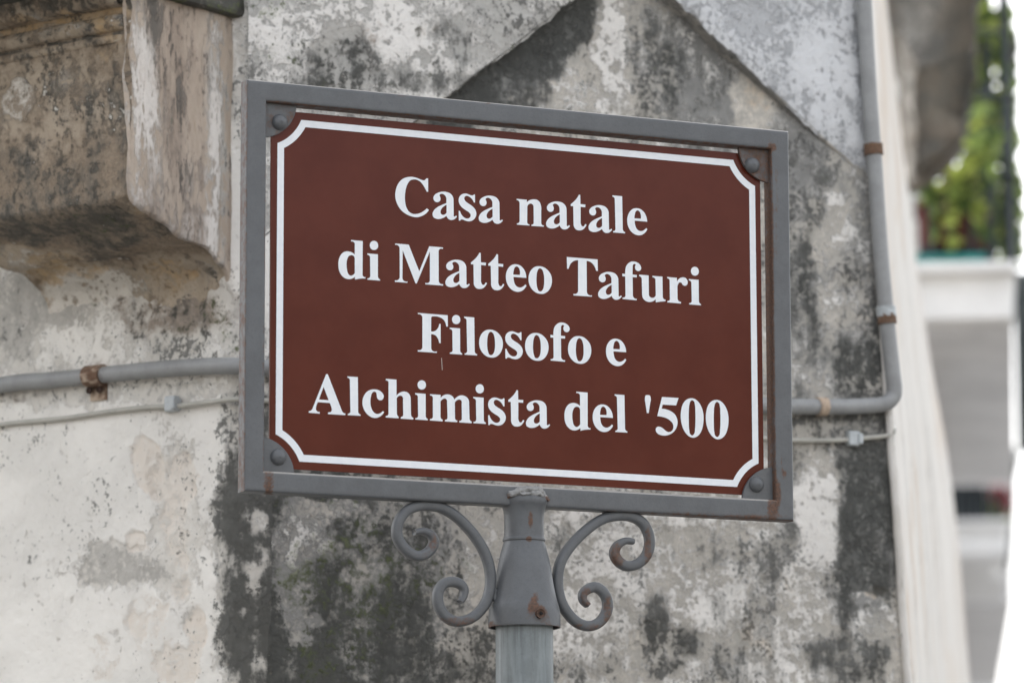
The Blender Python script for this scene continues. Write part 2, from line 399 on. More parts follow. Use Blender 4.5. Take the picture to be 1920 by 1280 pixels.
# --- chamfer wall with its rounded left arris
E0, E1 = on_C(1612, 0), on_C(1700, 1280)
def E_at(z):
    t = (z-E0[2])/(E1[2]-E0[2]); t = np.clip(t, -1.3, 3.2)
    return E0[None]+(E1-E0)[None]*np.asarray(t)[:, None]
turn = math.radians(26.2+37); rad = .055; tl = rad*math.tan(turn/2)
zs = zrows(0, 3.06)
arc_n = 14; rows = []
A0 = VC-hL*tl; C0 = A0-nL*rad
for z in zs:
    e = E_at(np.array([z]))[0]; e = np.array([e[0], e[1], z])
    st = VC+hC*tl; st = np.array([st[0], st[1], z]); r_ = [tuple(st-hC*.02-nC*.012)]
    for s_ in np.linspace(0, 1, 330): r_.append(st*(1-s_)+e*s_)
    rows.append(r_)
G = np.array(rows, float); nu, nv = G.shape[:2]; pts = G.reshape(-1, 3)
spec_C = {
 'mould': (.40, [(445, 90, 30, 170, .3),
  (650, 1130, 300, 300, .70), (465, 1080, 72, 330, .86), (640, 1230, 170, 130, .98), (770, 1190, 110, 110, .80), (600, 1000, 60, 110, .80), (700, 990, 160, 50, .62), (820, 960, 80, 40, .45),
  (482, 984, 19, 18, .12, 0, .6), (534, 1002, 24, 17, .2, 0, .8), (570, 1015, 36, 38, .22, 20, .8), (552, 1105, 28, 75, .24, 0, .8), (470, 1085, 18, 40, .5), (536, 1165, 20, 26, .22, 0, .7), (560, 1180, 22, 40, .3), (600, 955, 70, 18, .12), (455, 1150, 14, 12, .1), (590, 1165, 12, 10, .15), (650, 1075, 10, 12, .1), (690, 1095, 12, 14, .2),
  (870, 1060, 60, 110, .40), (905, 1000, 40, 30, .15), (860, 1180, 50, 60, .5), (880, 1110, 14, 50, .1), (700, 1075, 30, 26, .4),
  (1080, 1080, 140, 150, .36), (1270, 1130, 230, 210, .26), (1300, 1020, 70, 50, .50), (1440, 1060, 60, 60, .52), (1390, 1180, 70, 90, .55), (1090, 1000, 60, 30, .46), (1190, 1020, 50, 30, .08),
  (1225, 1160, 40, 50, .78, 0, .6), (1285, 1205, 36, 34, .74, 0, .6), (1110, 1230, 60, 40, .50), (1380, 1245, 90, 50, .60), (1250, 1250, 18, 18, .75), (1480, 1010, 36, 60, .56),
  (1530, 955, 38, 110, .02), (1505, 1160, 40, 130, .10), (1625, 930, 62, 200, .95), (1620, 1090, 52, 110, .84), (1655, 845, 40, 70, .90), (1590, 1235, 90, 50, .72), (1640, 1165, 32, 40, .12), (1620, 1125, 20, 16, .3), (1480, 890, 30, 50, .66),
  (1560, 350, 100, 90, .50), (1555, 410, 44, 75, .22), (1510, 400, 28, 80, .56), (1612, 380, 30, 70, .40), (1515, 600, 38, 140, .66), (1590, 540, 60, 60, .40), (1550, 650, 80, 40, .64), (1610, 690, 60, 45, .80), (1590, 610, 36, 30, .40),
  (1525, 700, 40, 26, .40), (1570, 788, 120, 14, .85), (1550, 815, 110, 30, .60), (1600, 870, 40, 40, .78),  # thin blob under the conduit adds dirt and paints its contact shade
  (1030, 90, 150, 90, .5), (985, 105, 215, 58, 1.15, -37, .45), (1150, 120, 34, 150, .04), (1230, 120, 45, 130, .58), (1330, 150, 65, 170, .48), (1420, 185, 45, 52, .0), (1480, 270, 45, 70, .50), (1540, 310, 60, 40, .5), (1060, 180, 40, 30, .25), (980, 180, 60, 40, .8)]),
 'lime': (.42, [(1150, 110, 34, 150, .66), (1270, 1120, 300, 230, .62), (1330, 1080, 60, 80, .8), (1180, 1060, 60, 50, .8), (1290, 1230, 60, 60, .8), (640, 1150, 240, 240, .26), (1530, 960, 42, 100, .72), (1510, 1170, 40, 120, .5), (1250, 1230, 160, 60, .46), (1280, 1050, 120, 70, .42), (560, 1010, 60, 50, .5), (1640, 1170, 40, 30, .6), (1560, 1270, 40, 20, .6), (1420, 180, 40, 50, .3)]),
 'ochre': (.12, [(1420, 1200, 40, 90, .4), (1500, 1090, 60, 60, .38), (1420, 190, 42, 45, .44), (1640, 1110, 30, 20, .45)]),
 'moss': (.10, [(650, 1080, 150, 130, .46), (560, 960, 90, 30, .42), (700, 1090, 60, 40, .5), (620, 1240, 120, 60, .44), (830, 1060, 60, 40, .38)]),
 'brown': (.0, [(1150, 120, 0.1, .1, 0)]),
 'grey': (.28, [(1560, 520, 130, 280, .66), (1555, 420, 40, 70, .3), (1590, 560, 60, 60, .5), (1325, 150, 80, 200, 1.05), (1480, 280, 70, 80, .95), (1220, 150, 50, 150, .6), (1420, 185, 45, 52, .0), (1150, 120, 34, 150, .0), (980, 110, 210, 60, .9, -37), (640, 1130, 240, 260, .7), (1620, 960, 60, 240, .8)]),  # high values on the wedge paint its shaded face into the colour
}
at = wall_attrs(pts, spec_C, amp=.22, sc=22, seed=0)
pts = relief(pts, at, nC, 1.0, 0)
mesh_obj('chamfered_wall', pts, grid_faces(nu, nv, True), MAT_C, building, True, at)

# --- left street wall
zs = zrows(0, 4.6)
ss = np.concatenate([np.linspace(-4, -.62, 10)[:-1], np.arange(-.62, -tl, .0026), [-tl]])
cols = [(VC+hL*s_, nL) for s_ in ss]
for k_ in range(1, 27):
    a_ = turn*k_/26; v_ = nL*math.cos(a_)+hL*math.sin(a_); cols.append((C0+v_*rad, v_))
cols.append((VC+hC*(tl+.02)-nC*.01, nC))
G = np.array([[c_+ZUP*z for c_, _ in cols] for z in zs]); nu, nv = G.shape[:2]; pts = G.reshape(-1, 3)
NL = np.tile(np.array([n_ for _, n_ in cols]), (nu, 1))
spec_L = {
 'mould': (.06, [(220, 722, 240, 10, .5, -5, .8), (220, 610, 320, 110, .30), (350, 620, 90, 60, .50), (100, 720, 160, 40, .22), (430, 660, 40, 60, .28), (470, 1060, 66, 330, .92, 0, .3), (440, 790, 40, 50, .62), (418, 1060, 20, 60, .72), (450, 90, 30, 150, .34), (482, 984, 19, 18, .34, 0, .8), (500, 1045, 26, 16, .3, 30, .8), (470, 1085, 18, 40, .5), (455, 1150, 14, 12, .5, 0, .9), (505, 1250, 36, 22, .4, 0, .9), (60, 540, 60, 40, .3), (200, 1050, 200, 40, .18), (450, 560, 30, 80, .3), (507, 1080, 14, 420, .95, 0, .6)]),  # first blob: dirt streak that also paints the conduit's contact shade
 'lime': (.88, [(70, 600, 110, 120, .20), (100, 660, 50, 40, .6), (180, 650, 80, 40, .62), (350, 590, 110, 70, .22), (300, 650, 100, 30, .5), (240, 740, 240, 28, .38), (230, 1060, 90, 50, .25), (330, 980, 50, 160, .2), (470, 1060, 66, 330, .30, 0, .3), (450, 90, 30, 150, .50), (482, 984, 24, 22, .5), (445, 640, 40, 80, .45)]),
 'ochre': (.08, [(330, 570, 70, 30, .55), (285, 880, 34, 70, .60, 0, .4), (350, 900, 36, 66, .58, 0, .4), (325, 960, 34, 56, .56), (335, 1060, 32, 86, .52), (285, 1170, 40, 76, .50), (370, 1180, 26, 56, .56), (330, 1250, 56, 56, .52), (190, 1230, 60, 60, .40), (260, 1010, 25, 25, .6), (20, 1230, 60, 50, .35)]),
 'moss': (.02, [(385, 590, 45, 32, .50), (340, 610, 60, 26, .40), (430, 640, 20, 30, .4)]),
 'brown': (.0, [(330, 585, 105, 46, .86, 0, .6), (250, 570, 80, 30, .5), (425, 560, 30, 60, .4), (80, 560, 90, 60, .22), (20, 745, 60, 14, .4)]),
 'grey': (.10, [(70, 590, 120, 110, .72), (110, 655, 40, 40, .1), (240, 735, 240, 30, .5), (235, 1060, 75, 48, .74), (20, 1030, 70, 32, .66), (130, 1035, 60, 26, .62), (160, 1065, 30, 26, .66)]),
}
at = wall_attrs(pts, spec_L, amp=.18, sc=22, seed=10)
pts = relief(pts, at, NL, 1.1, 10, .003)
mesh_obj('left_wall', pts, grid_faces(nu, nv, True), MAT_L, building, True, at)

core = VC-hL*.12-nL*.04
V1 = box(core-hL*3.9-nL*.4, hL*3.95, nL*.36, ZUP*4.55)
cc = VC+hC*.02-nC*.06
V2 = box(cc-nC*.5, hC*.72, nC*.5, ZUP*4.55)
mesh_obj('wall_core', *join(V1, V2), GROUND, building)
# --- the two upper walls that run out over the chamfer to a square arris
T = on_C(1185, -80)+nC*.032
# re-place the arris so it still lies on its line of sight
T = hit(1185, -80, T, nC)
zA = on_C(460, 470)[2]; Bp = on_C(1637, 346)
def upper(name, P_lo0, P_lo1, edge0, edge1, mat, spec, seed, nseg):
    """wall rising from the sloping lower edge P_lo0 - P_lo1; edge0/1(z) give the plan position of its two ends"""
    cols = []
    for s_ in np.linspace(0, 1, nseg):
        zlo = P_lo0[2]*(1-s_)+P_lo1[2]*s_
        zz = zlo+np.concatenate([np.linspace(0, 1, 170)**1.0*.66, [.8, 1.1, 1.6]])
        a, b = edge0(zz), edge1(zz)
        cols.append(np.stack([a[:, 0]*(1-s_)+b[:, 0]*s_, a[:, 1]*(1-s_)+b[:, 1]*s_, zz], -1))
    G = np.array(cols); nu, nv = G.shape[:2]; pts = G.reshape(-1, 3)
    n = np.cross(G[-1, 0]-G[0, 0], ZUP); n /= np.linalg.norm(n)
    fl = np.dot(n, CAM-G[0, 0]) < 0
    if fl: n = -n
    at = wall_attrs(pts, spec, amp=.20, sc=24, seed=seed)
    rp = relief(pts, at, n, 1.0, seed)
    # ragged, slightly rounded lower arris
    k = np.tile(np.exp(-np.arange(nv)/2.0), nu)
    rp = rp-n*(k*.002)[:, None]+ZUP*(k*fbm(pts, 30, 4, .6, seed+9)*.006)[:, None]
    mesh_obj(name, rp, grid_faces(nu, nv, fl), mat, building, True, at)
    return G[:, 0], n
PA = np.array([VC[0], VC[1], zA])
col_of = lambda q: (lambda zz: np.stack([np.full_like(zz, q[0]), np.full_like(zz, q[1]), zz], -1))
spec_U = {
 'mould': (.32, [(680, 100, 66, 60, .64), (600, 150, 60, 50, .64), (560, 60, 60, 40, .30), (770, 70, 60, 60, .45), (850, 60, 60, 60, .42), (620, 30, 60, 40, .25), (730, 50, 40, 40, .2), (930, 40, 70, 30, .40), (520, 130, 50, 30, .3), (460, 100, 25, 60, .35), (800, 150, 60, 30, .66), (845, 80, 40, 50, .6)]),
 'lime': (.50, [(470, 60, 30, 40, .80), (740, 60, 46, 55, .80), (560, 70, 80, 50, .70), (830, 120, 20, 26, .7), (640, 110, 60, 60, .3), (900, 60, 60, 50, .4)]),
 'ochre': (.15, [(800, 50, 40, 20, .42), (690, 150, 40, 20, .4)]),
 'moss': (.16, [(500, 15, 40, 30, .50), (520, 120, 40, 30, .36), (600, 170, 60, 20, .36)]),
 'brown': (.10, [(690, 60, 50, 20, .35)]), 'grey': (.45, [(650, 110, 90, 70, .6)]),
}
edgeU, nU = upper('upper_left_wall', PA, T, col_of(VC), col_of(T), MAT_U, spec_U, 20, 230)
spec_R = {'mould': (.36, [(1330, 60, 40, 40, .42), (1400, 30, 60, 30, .40), (1500, 120, 60, 80, .24), (1450, 160, 40, 40, .30), (1560, 180, 60, 80, .22), (1590, 260, 30, 60, .36), (1570, 40, 40, 60, .34)]),
          'lime': (.62, [(1550, 150, 60, 120, .76), (1400, 40, 60, 40, .45)]), 'ochre': (.04, []), 'moss': (.02, []), 'brown': (.06, []), 'grey': (.3, [])}
edgeR, nR = upper('upper_right_wall', T, Bp, col_of(T), E_at, MAT_R, spec_R, 30, 150)
# soffits between the sloping lower edges and the chamfer
def soffit(name, edge, seed, spec):
    back = np.array([e-nC*(np.dot(e-VC, nC)+.004) for e in edge])
    m = 26
    G = np.array([edge*(1-t)+back*t for t in np.linspace(0, 1, m)]); nu, nv = G.shape[:2]; pts = G.reshape(-1, 3)
    n = np.cross(edge[-1]-edge[0], nC); n /= np.linalg.norm(n); n = n if n[2] < 0 else -n
    at = wall_attrs(pts, spec, amp=.3, sc=17, seed=seed)
    rp = relief(pts, at, n, .8, seed)
    k = np.repeat(np.exp(-np.arange(m)/1.5), nv); rp = rp-n*(k*.002)[:, None]
    fl = np.dot(np.cross(G[1, 0]-G[0, 0], G[0, 1]-G[0, 0]), n) < 0
    mesh_obj(name, rp, grid_faces(nu, nv, fl), MAT_C, building, True, at)
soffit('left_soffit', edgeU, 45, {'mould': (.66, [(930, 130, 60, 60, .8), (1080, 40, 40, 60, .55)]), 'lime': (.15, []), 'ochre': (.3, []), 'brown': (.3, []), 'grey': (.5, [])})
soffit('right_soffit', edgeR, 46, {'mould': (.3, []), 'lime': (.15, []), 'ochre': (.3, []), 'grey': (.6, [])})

# --- carved corbel under a balcony, top left
pr = on_L(431, 544)                                    # right flank meets the wall here
def on_flank(px, py): return hit(px, py, pr, hL)
prof_px = [(239, -330), (239, -200), (239, -60), (239, 60), (239, 180), (240, 290), (240, 345), (243, 372), (262, 392), (290, 408), (312, 423), (338, 446), (362, 455), (383, 463), (402, 482), (424, 510), (431, 544), (434, 575)]
pf = np.array([on_flank(*q) for q in prof_px])
pd = (pf-pr)@nL; pz = pf[:, 2]
pd = np.maximum(pd, -.01)
dense = [(pd[0], pz[0])]
pth = smooth_path(np.stack([pd, pz], -1), 14)
pd, pz = pth[:, 0], pth[:, 1]
# width: the left silhouette of the tongue sits 338 px to the left
lo, hi_ = .05, 1.2
mid = on_flank(341, 447)
for _ in range(40):
    w_ = (lo+hi_)/2
    if proj((mid-hL*w_)[None])[0, 0] > 1: lo = w_
    else: hi_ = w_
CW = w_
pr0 = np.array([pr[0], pr[1], 0])
m = 150; sv = np.linspace(0, 1, m)
G = np.array([[pr0-hL*CW*(1-t)+nL*d+ZUP*z for t in sv] for d, z in zip(pd, pz)])
nu, nv = G.shape[:2]; pts = G.reshape(-1, 3)
du = np.gradient(G, axis=0); dv = np.gradient(G, axis=1); nn = np.cross(du, dv); nn /= np.linalg.norm(nn, axis=2)[..., None]
if np.dot(nn[10, 10], nL) < 0: nn = -nn
spec_K = {
 'mould': (.34, [(100, 80, 170, 7, .95, -6, .6), (100, 29, 170, 6, .8, -6, .6), (120, 430, 220, 40, .64), (60, 420, 160, 60, .70), (190, 400, 60, 80, .72), (120, 330, 130, 60, .56), (200, 250, 40, 80, .5), (60, 10, 140, 26, .7), (170, 560, 120, 50, .12), (330, 540, 70, 60, .26), (380, 590, 50, 30, .45), (230, 590, 90, 25, .5), (60, 480, 90, 25, .2)]),  # thin tilted blobs paint shade into the grooves between the mouldings
 'lime': (.28, [(28, 195, 30, 38, .9, 0, .25), (140, 150, 40, 50, .55), (70, 260, 20, 40, .45), (165, 550, 85, 50, .74), (60, 490, 80, 26, .5), (290, 590, 20, 15, .6), (240, 240, 14, 60, .6), (120, 380, 100, 70, .3)]),
 'ochre': (.32, [(262, 362, 34, 30, .7), (110, 40, 140, 12, .72, -6), (215, 60, 30, 50, .62), (320, 515, 60, 26, .48), (290, 560, 50, 22, .44), (120, 500, 70, 26, .52), (40, 520, 50, 14, .5)]),
 'moss': (.10, [(395, 590, 40, 26, .56), (180, 575, 30, 12, .44), (170, 420, 60, 30, .34)]),
 'brown': (.74, [(120, 390, 220, 80, 1.0), (170, 550, 90, 55, .1), (330, 530, 90, 50, .34), (60, 490, 90, 28, .35), (28, 195, 34, 42, .0), (110, 40, 160, 14, .3, -6), (60, 180, 150, 110, .55), (265, 365, 34, 30, .2)]), 'grey': (.3, []),
}
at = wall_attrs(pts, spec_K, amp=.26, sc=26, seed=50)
k2 = relief(pts, at, nn.reshape(-1, 3), 1.2, 50, .004)
e_ = np.tile(np.exp(-(m-1-np.arange(m))/4.0), nu)*.005
k2 = k2-nn.reshape(-1, 3)*(e_*np.clip(1+1.1*fbm(pts, 18, 3, .5, 3), .2, 2))[:, None]
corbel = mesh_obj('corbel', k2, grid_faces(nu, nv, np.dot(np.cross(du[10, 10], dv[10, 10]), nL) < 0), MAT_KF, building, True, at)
# flank of the corbel
tt = np.linspace(0, 1, 60)
G = np.array([[pr0+nL*(d*t-.01*(1-t))+ZUP*z for t in tt] for d, z in zip(pd, pz)]); nu, nv = G.shape[:2]; pts = G.reshape(-1, 3)
spec_F = {
 'mould': (.22, [(310, 150, 30, 200, .40), (290, 30, 40, 60, .36), (430, 250, 14, 250, .42), (310, 300, 40, 60, .38), (340, 420, 60, 40, .30), (400, 480, 30, 60, .3)]),
 'lime': (.36, [(262, 150, 20, 150, .58), (270, 330, 22, 60, .5), (405, 200, 16, 240, .55), (395, 420, 30, 60, .6), (330, 430, 40, 30, .55), (350, 250, 22, 120, .40)]),
 'ochre': (.24, [(350, 260, 14, 100, .42), (300, 260, 20, 60, .36)]),
 'moss': (.06, [(420, 20, 20, 40, .5), (300, 230, 20, 60, .25)]),
 'brown': (.46, [(320, 150, 36, 180, .64), (262, 150, 18, 160, .3), (405, 300, 26, 260, .22), (300, 380, 40, 60, .5)]), 'grey': (.35, [(410, 250, 24, 280, .55)]),
}
at = wall_attrs(pts, spec_F, amp=.26, sc=46, stretch=(1, 1, .2), seed=60)
f2 = relief(pts, at, hL, .6, 60, .004)
f2 = f2+hL[None]*(fbm(pts*np.array([1, 1, .12]), 40, 4, .6, 7)*.003)[:, None]
e_ = np.tile(np.exp(-(59-np.arange(60))/3.0), nu)*.005
f2 = f2-hL[None]*(e_*np.clip(1+1.1*fbm(pts, 18, 3, .5, 3), .2, 2))[:, None]
fl = np.dot(np.cross(G[1, 30]-G[0, 30], G[0, 31]-G[0, 30]), hL) < 0
mesh_obj('corbel_flank', f2, grid_faces(nu, nv, fl), MAT_K, building, True, at)
# mouldings across the corbel's front
def moulding(py0, py1, out, name='corbel_moulding', right_in=.006):
    a = on_flank(239, py0); b = on_flank(239, py1)
    d0 = (a-pr)@nL; zt, zb = a[2], b[2]
    N_ = 10
    prof = [(d0-.02, zt)]+[(d0+out*math.sin(math.pi*(.12+.76*i/N_))**.5, zt+(zb-zt)*i/N_) for i in range(N_+1)]+[(d0-.02, zb)]
    mm = 80; G = np.array([[pr0-hL*(CW*(1-t)+right_in)+nL*d+ZUP*z for t in np.linspace(0, 1, mm)] for d, z in prof]); nu, nv = G.shape[:2]; pts = G.reshape(-1, 3)
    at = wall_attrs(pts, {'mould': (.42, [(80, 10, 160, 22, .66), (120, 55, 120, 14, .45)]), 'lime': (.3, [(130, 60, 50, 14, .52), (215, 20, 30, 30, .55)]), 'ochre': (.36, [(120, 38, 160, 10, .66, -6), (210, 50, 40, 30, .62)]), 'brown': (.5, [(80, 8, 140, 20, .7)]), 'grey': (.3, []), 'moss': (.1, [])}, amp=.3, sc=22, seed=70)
    rp = relief(pts, at, nL, 1.0, 70, .003)
    e_ = np.tile(np.exp(-(mm-1-np.arange(mm))/1.5), nu)*.01
    rp = rp-nL[None]*e_[:, None]
    fl = np.dot(np.cross(G[4, 0]-G[3, 0], G[3, 1]-G[3, 0]), nL) < 0
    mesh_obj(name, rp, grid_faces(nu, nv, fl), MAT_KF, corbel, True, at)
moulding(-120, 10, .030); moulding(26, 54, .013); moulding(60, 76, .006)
# balcony slab resting on the corbel
SLAB = plaster('balcony_slab_stone', dark=(.30, .27, .23), light=(.4, .36, .31))
sr = (on_L(452, 40)-VC)@hL; dmax = pd.max()+.12
zb = on_L(440, 34)[2]
V, Fc = box(VC*np.array([1, 1, 0])+hL*(sr-1.6)-nL*.02+ZUP*zb, hL*1.6, nL*(dmax+.02), ZUP*.16)
sb = mesh_obj('balcony_slab', V, Fc, SLAB, building, False, {'stain_a': np.tile([1.0, .05, .05], (8, 1)), 'stain_b': np.tile([.46, .6, .3], (8, 1))}); bevel(sb, .006)  # heavy dark coverage paints the underside's shade, along with moss

# ------------------------------------------------------------------ white neighbouring house on the right
EN = lambda py: on_C(1612+.0688*py, py)
far_px = [(1588, -600), (1640, -150), (1662, 0), (1684, 200), (1706, 380), (1722, 520), (1746, 680), (1768, 800), (1786, 920), (1800, 1050), (1812, 1200), (1822, 1320), (1840, 1600), (1880, 2300)]
far = smooth_path([P(x, y, 8.0) for x, y in far_px], 12)
house = empty('whitewashed_house', (float(far[60][0]), float(far[60][1]), 0), 'white plastered house wall leaning away along the street beside the grey conduit', 'house')
fp = proj(far)
near = np.array([on_C(1612+.0688*y, y) for y in fp[:, 1]])
near = np.array([hit(1612+.0688*y, y, VC+nC*.004, nC) for y in fp[:, 1]])
nw = 44; G = []
side = np.array([near+(far-near)*t for t in np.linspace(0, 1, nw)])
bul = right*.02
for i, t in enumerate(np.linspace(0, 1, nw)):
    G.append(near+(far-near)*t+bul[None]*math.sin(math.pi*t)*.6)
back = far+fwd*1.5-right*1.2
G.append(far+fwd*.10-right*.02); G.append(back)
G = np.array(G); nu, nv = G.shape[:2]; pts = G.reshape(-1, 3)
spec_S = {'mould': (.06, [(1750, 850, 20, 400, .2)]), 'lime': (.60, []), 'ochre': (.42, [(1700, 300, 14, 300, .55), (1655, 120, 10, 200, .5), (1700, 600, 10, 300, .2), (1765, 760, 12, 120, .55), (1805, 1050, 12, 160, .55), (1720, 1000, 12, 200, .45)]), 'brown': (.05, [(1660, 100, 20, 120, .2)]), 'grey': (.2, []), 'moss': (0, [])}
at = wall_attrs(pts, spec_S, amp=.35, sc=14, stretch=(1, 1, .12), seed=80)
tmpn = np.cross(G[20, 40]-G[19, 40], G[20, 41]-G[20, 40]); fl = np.dot(tmpn, CAM-G[20, 40]) < 0
mesh_obj('wall', pts, grid_faces(nu, nv, fl), MAT_STRIP, house, True, at)
# plaster bead along the arris, beside the conduit
bead = smooth_path([hit(1612+.0688*y+2, y, VC+nC*.004, nC) for y in (-300, 0, 250, 400, 560, 700, 850, 1000, 1280, 1600)], 8)
bead = bead+nC*(.004*fbm(bead, 20, 4, .6, 5))[:, None]
V, Fc = sweep(bead, circle(.0055, 10))
mesh_obj('plaster_bead', V, Fc, MAT_STRIP, house, True, {'stain_a': np.tile([.1, .62, .1], (len(V), 1)), 'stain_b': np.tile([0., .1, .1], (len(V), 1))})

# ------------------------------------------------------------------ conduit and cable
def attr_rust(V, blobs, base=0.0):
    pp = proj(np.array(V)); a = CLEAR0(len(V)); a[:, 0] = paint(pp, base, blobs); return {'stain_a': a}
def wall_pts(pxs, off):
    out = []
    for q in pxs:
        x, y, w_ = q[:3]; o = off if len(q) < 4 else q[3]
        n, = (nL,) if w_ == 'L' else (nC,)
        out.append(hit(x, y, VC+n*o, n))
    return out
cond_px = [(-700, 828, 'L'), (-300, 776, 'L'), (0, 722, 'L'), (90, 713, 'L'), (200, 702, 'L'), (300, 692, 'L'), (380, 687, 'L'), (440, 686, 'L'), (500, 690, 'C'), (620, 699, 'C'), (900, 719, 'C'), (1200, 742, 'C'), (1440, 760, 'C'), (1500, 762, 'C'), (1580, 762, 'C'), (1632, 760, 'C')]
pc = wall_pts(cond_px, .0105)
for x, y in ((1660, 756), (1674, 744), (1677, 728), (1674, 700), (1664, 610), (1650, 460), (1640, 310), (1629, 160), (1620, 0), (1610, -200), (1596, -500)):
    pc.append(hit(x, y, VC+nC*.014, nC))
path = smooth_path(pc, 10)
cond = empty('electrical_conduit', tuple(pc[12]), 'grey round conduit running behind the sign, bending up along the right corner', 'pipe')
V, Fc = sweep(path, circle(.0096, 18))
mesh_obj('pipe', V, Fc, PIPE, cond, True, attr_rust(V, [(170, 705, 40, 40, .38), (100, 700, 60, 6, .3)], .08))
def clamp(px, w, wdt=.016, rusty=.5, ears=None, thick=.0022, tilt=0):
    x, y = px; n = nL if w == 'L' else nC; h = hL if w == 'L' else hC
    c = hit(x, y, VC+n*.013, n)
    i = int(np.argmin(np.linalg.norm(path-c, axis=1))); c = path[i]; t = path[min(i+2, len(path)-1)]-path[max(i-2, 0)]; t /= np.linalg.norm(t)
    ring = []
    for s_ in np.linspace(-.5, .5, 5): ring.append(c+t*s_*wdt)
    sec = circle(.0096+thick, 20)
    parts = [sweep(ring, sec)]
    if ears is not None:
        dn = np.cross(t, n); dn = dn if np.dot(dn, ears) > 0 else -dn
        parts.append(box(c-t*wdt*.5-n*.011+dn*.006, t*wdt, dn*.022, n*.004))
    V, Fc = join(*parts)
    V = [v+n*.0006*random.uniform(-1, 1)+t*.0007*random.uniform(-1, 1) for v in V]
    a = CLEAR0(len(V)); a[:, 0] = rusty+.25*rng.uniform(-1, 1, len(V))
    o = mesh_obj('pipe_clamp', V, Fc, CLAMP, cond, False, {'stain_a': a}); return o
clamp((175, 704), 'L', .026, .62, ears=-ZUP, thick=.003)
clamp((1546, 762), 'C', .012, .30, thick=.0018)
clamp((1647, 281), 'C', .013, .95)
clamp((1661, 597), 'C', .012, .80)
c4 = clamp((1659, 577), 'C', .012, .0, thick=.0024); c4.data.materials[0] = CLIP
# rusty screw plate with two holes under the left clamp
for q, r_ in (((168, 732), .0042), ((187, 730), .0042)):
    c = hit(q[0], q[1], VC+nL*.0075, nL)
    V, Fc = sweep([c, c+nL*.0012, c+nL*.0016], circle(r_, 12))
    mesh_obj('screw_head', V, Fc, simple('rust_dark', (.05, .028, .02), .9), cond, True)

cab_px = [(-600, 880, 'L'), (-200, 822, 'L'), (0, 796, 'L'), (120, 784, 'L'), (200, 772, 'L'), (270, 764, 'L'), (330, 761, 'L'), (390, 754, 'L'), (445, 748, 'L'), (500, 751, 'C'), (700, 766, 'C'), (1100, 795, 'C'), (1440, 822, 'C'), (1500, 825, 'C'), (1570, 825, 'C'), (1630, 820, 'C'), (1668, 815, 'C'), (1676, 806, 'C'), (1674, 798, 'C', -.01)]
pcab = wall_pts(cab_px, .006)
cpath = smooth_path(pcab, 10)
cable = empty('electrical_cable', tuple(pcab[11]), 'thin beige cable clipped to the wall below the grey conduit', 'cable')
V, Fc = sweep(cpath, circle(.0029, 12))
mesh_obj('sheath', V, Fc, CABLE, cable, True, attr_rust(V, [], .05))
for (x, y), n, h in (((323, 757), nL, hL), ((1600, 822), nC, hC)):
    c = hit(x, y, VC+n*.006, n)
    V, Fc = box(c-h*.0085-n*.006-ZUP*.009, h*.016, n*.0115, ZUP*.018)
    o = mesh_obj('cable_clip', V, Fc, CLIP, cable, False, {'stain_a': CLEAR0(8)}); bevel(o, .0022)
    V, Fc = box(c+h*.0035-n*.006-ZUP*.007, h*.006, n*.0145, ZUP*.013)
    o = mesh_obj('clip_nail_boss', V, Fc, CLIP, cable, False, {'stain_a': CLEAR0(8)}); bevel(o, .0015)

# ------------------------------------------------------------------ the sign
base = S(982.5, 1200)
PX, PY = float(base[0]), -.001
sign = empty('street_sign', (PX, PY, 0), 'brown rectangular sign with white Italian lettering in a grey steel frame on a pole', 'sign')
W, H = .547803, .352680            # outer edge of the printed border
cz = SIGN_Z
# panel
pw, ph = W/2+.0064, H/2+.008
k = .028
def flat_poly(loops, y, thick=None):
    """triangulated outline with holes in the sign plane (x, z); thick extrudes backwards"""
    vl = [[Vector((x, z, 0)) for x, z in L] for L in loops]
    tris = tessellate_polygon(vl); pts = [q for L in loops for q in L]
    V = [(x, y, z) for x, z in pts]; Fc = []
    for a, b, c in tris:
        pa, pb, pc_ = pts[a], pts[b], pts[c]
        s_ = (pb[0]-pa[0])*(pc_[1]-pa[1])-(pb[1]-pa[1])*(pc_[0]-pa[0])
        if abs(s_) < 1e-14: continue
        Fc.append((a, b, c) if s_ > 0 else (a, c, b))
    if thick:
        n = len(V); V += [(x, y+thick, z) for x, z in pts]; Fc += [(c+n, b+n, a+n) for a, b, c in Fc]
        o = 0
        for L in loops:
            m_ = len(L)
            for i in range(m_):
                j = (i+1) % m_; Fc.append((o+i, o+i+n, o+j+n, o+j))
            o += m_
    return V, Fc
chv = [(-pw+k*.5, -ph+k*.2)]
loop = []
for sx, sz in ((-1, -1), (1, -1), (1, 1), (-1, 1)):
    c1, c2 = (sx*pw, cz+sz*(ph-.024)), (sx*(pw-.024), cz+sz*ph)
    loop += [c1, c2] if sx*sz > 0 else [c2, c1]
V, Fc = flat_poly([loop], 0.0, .003)
panel = mesh_obj('panel', V, Fc, BROWN, sign)
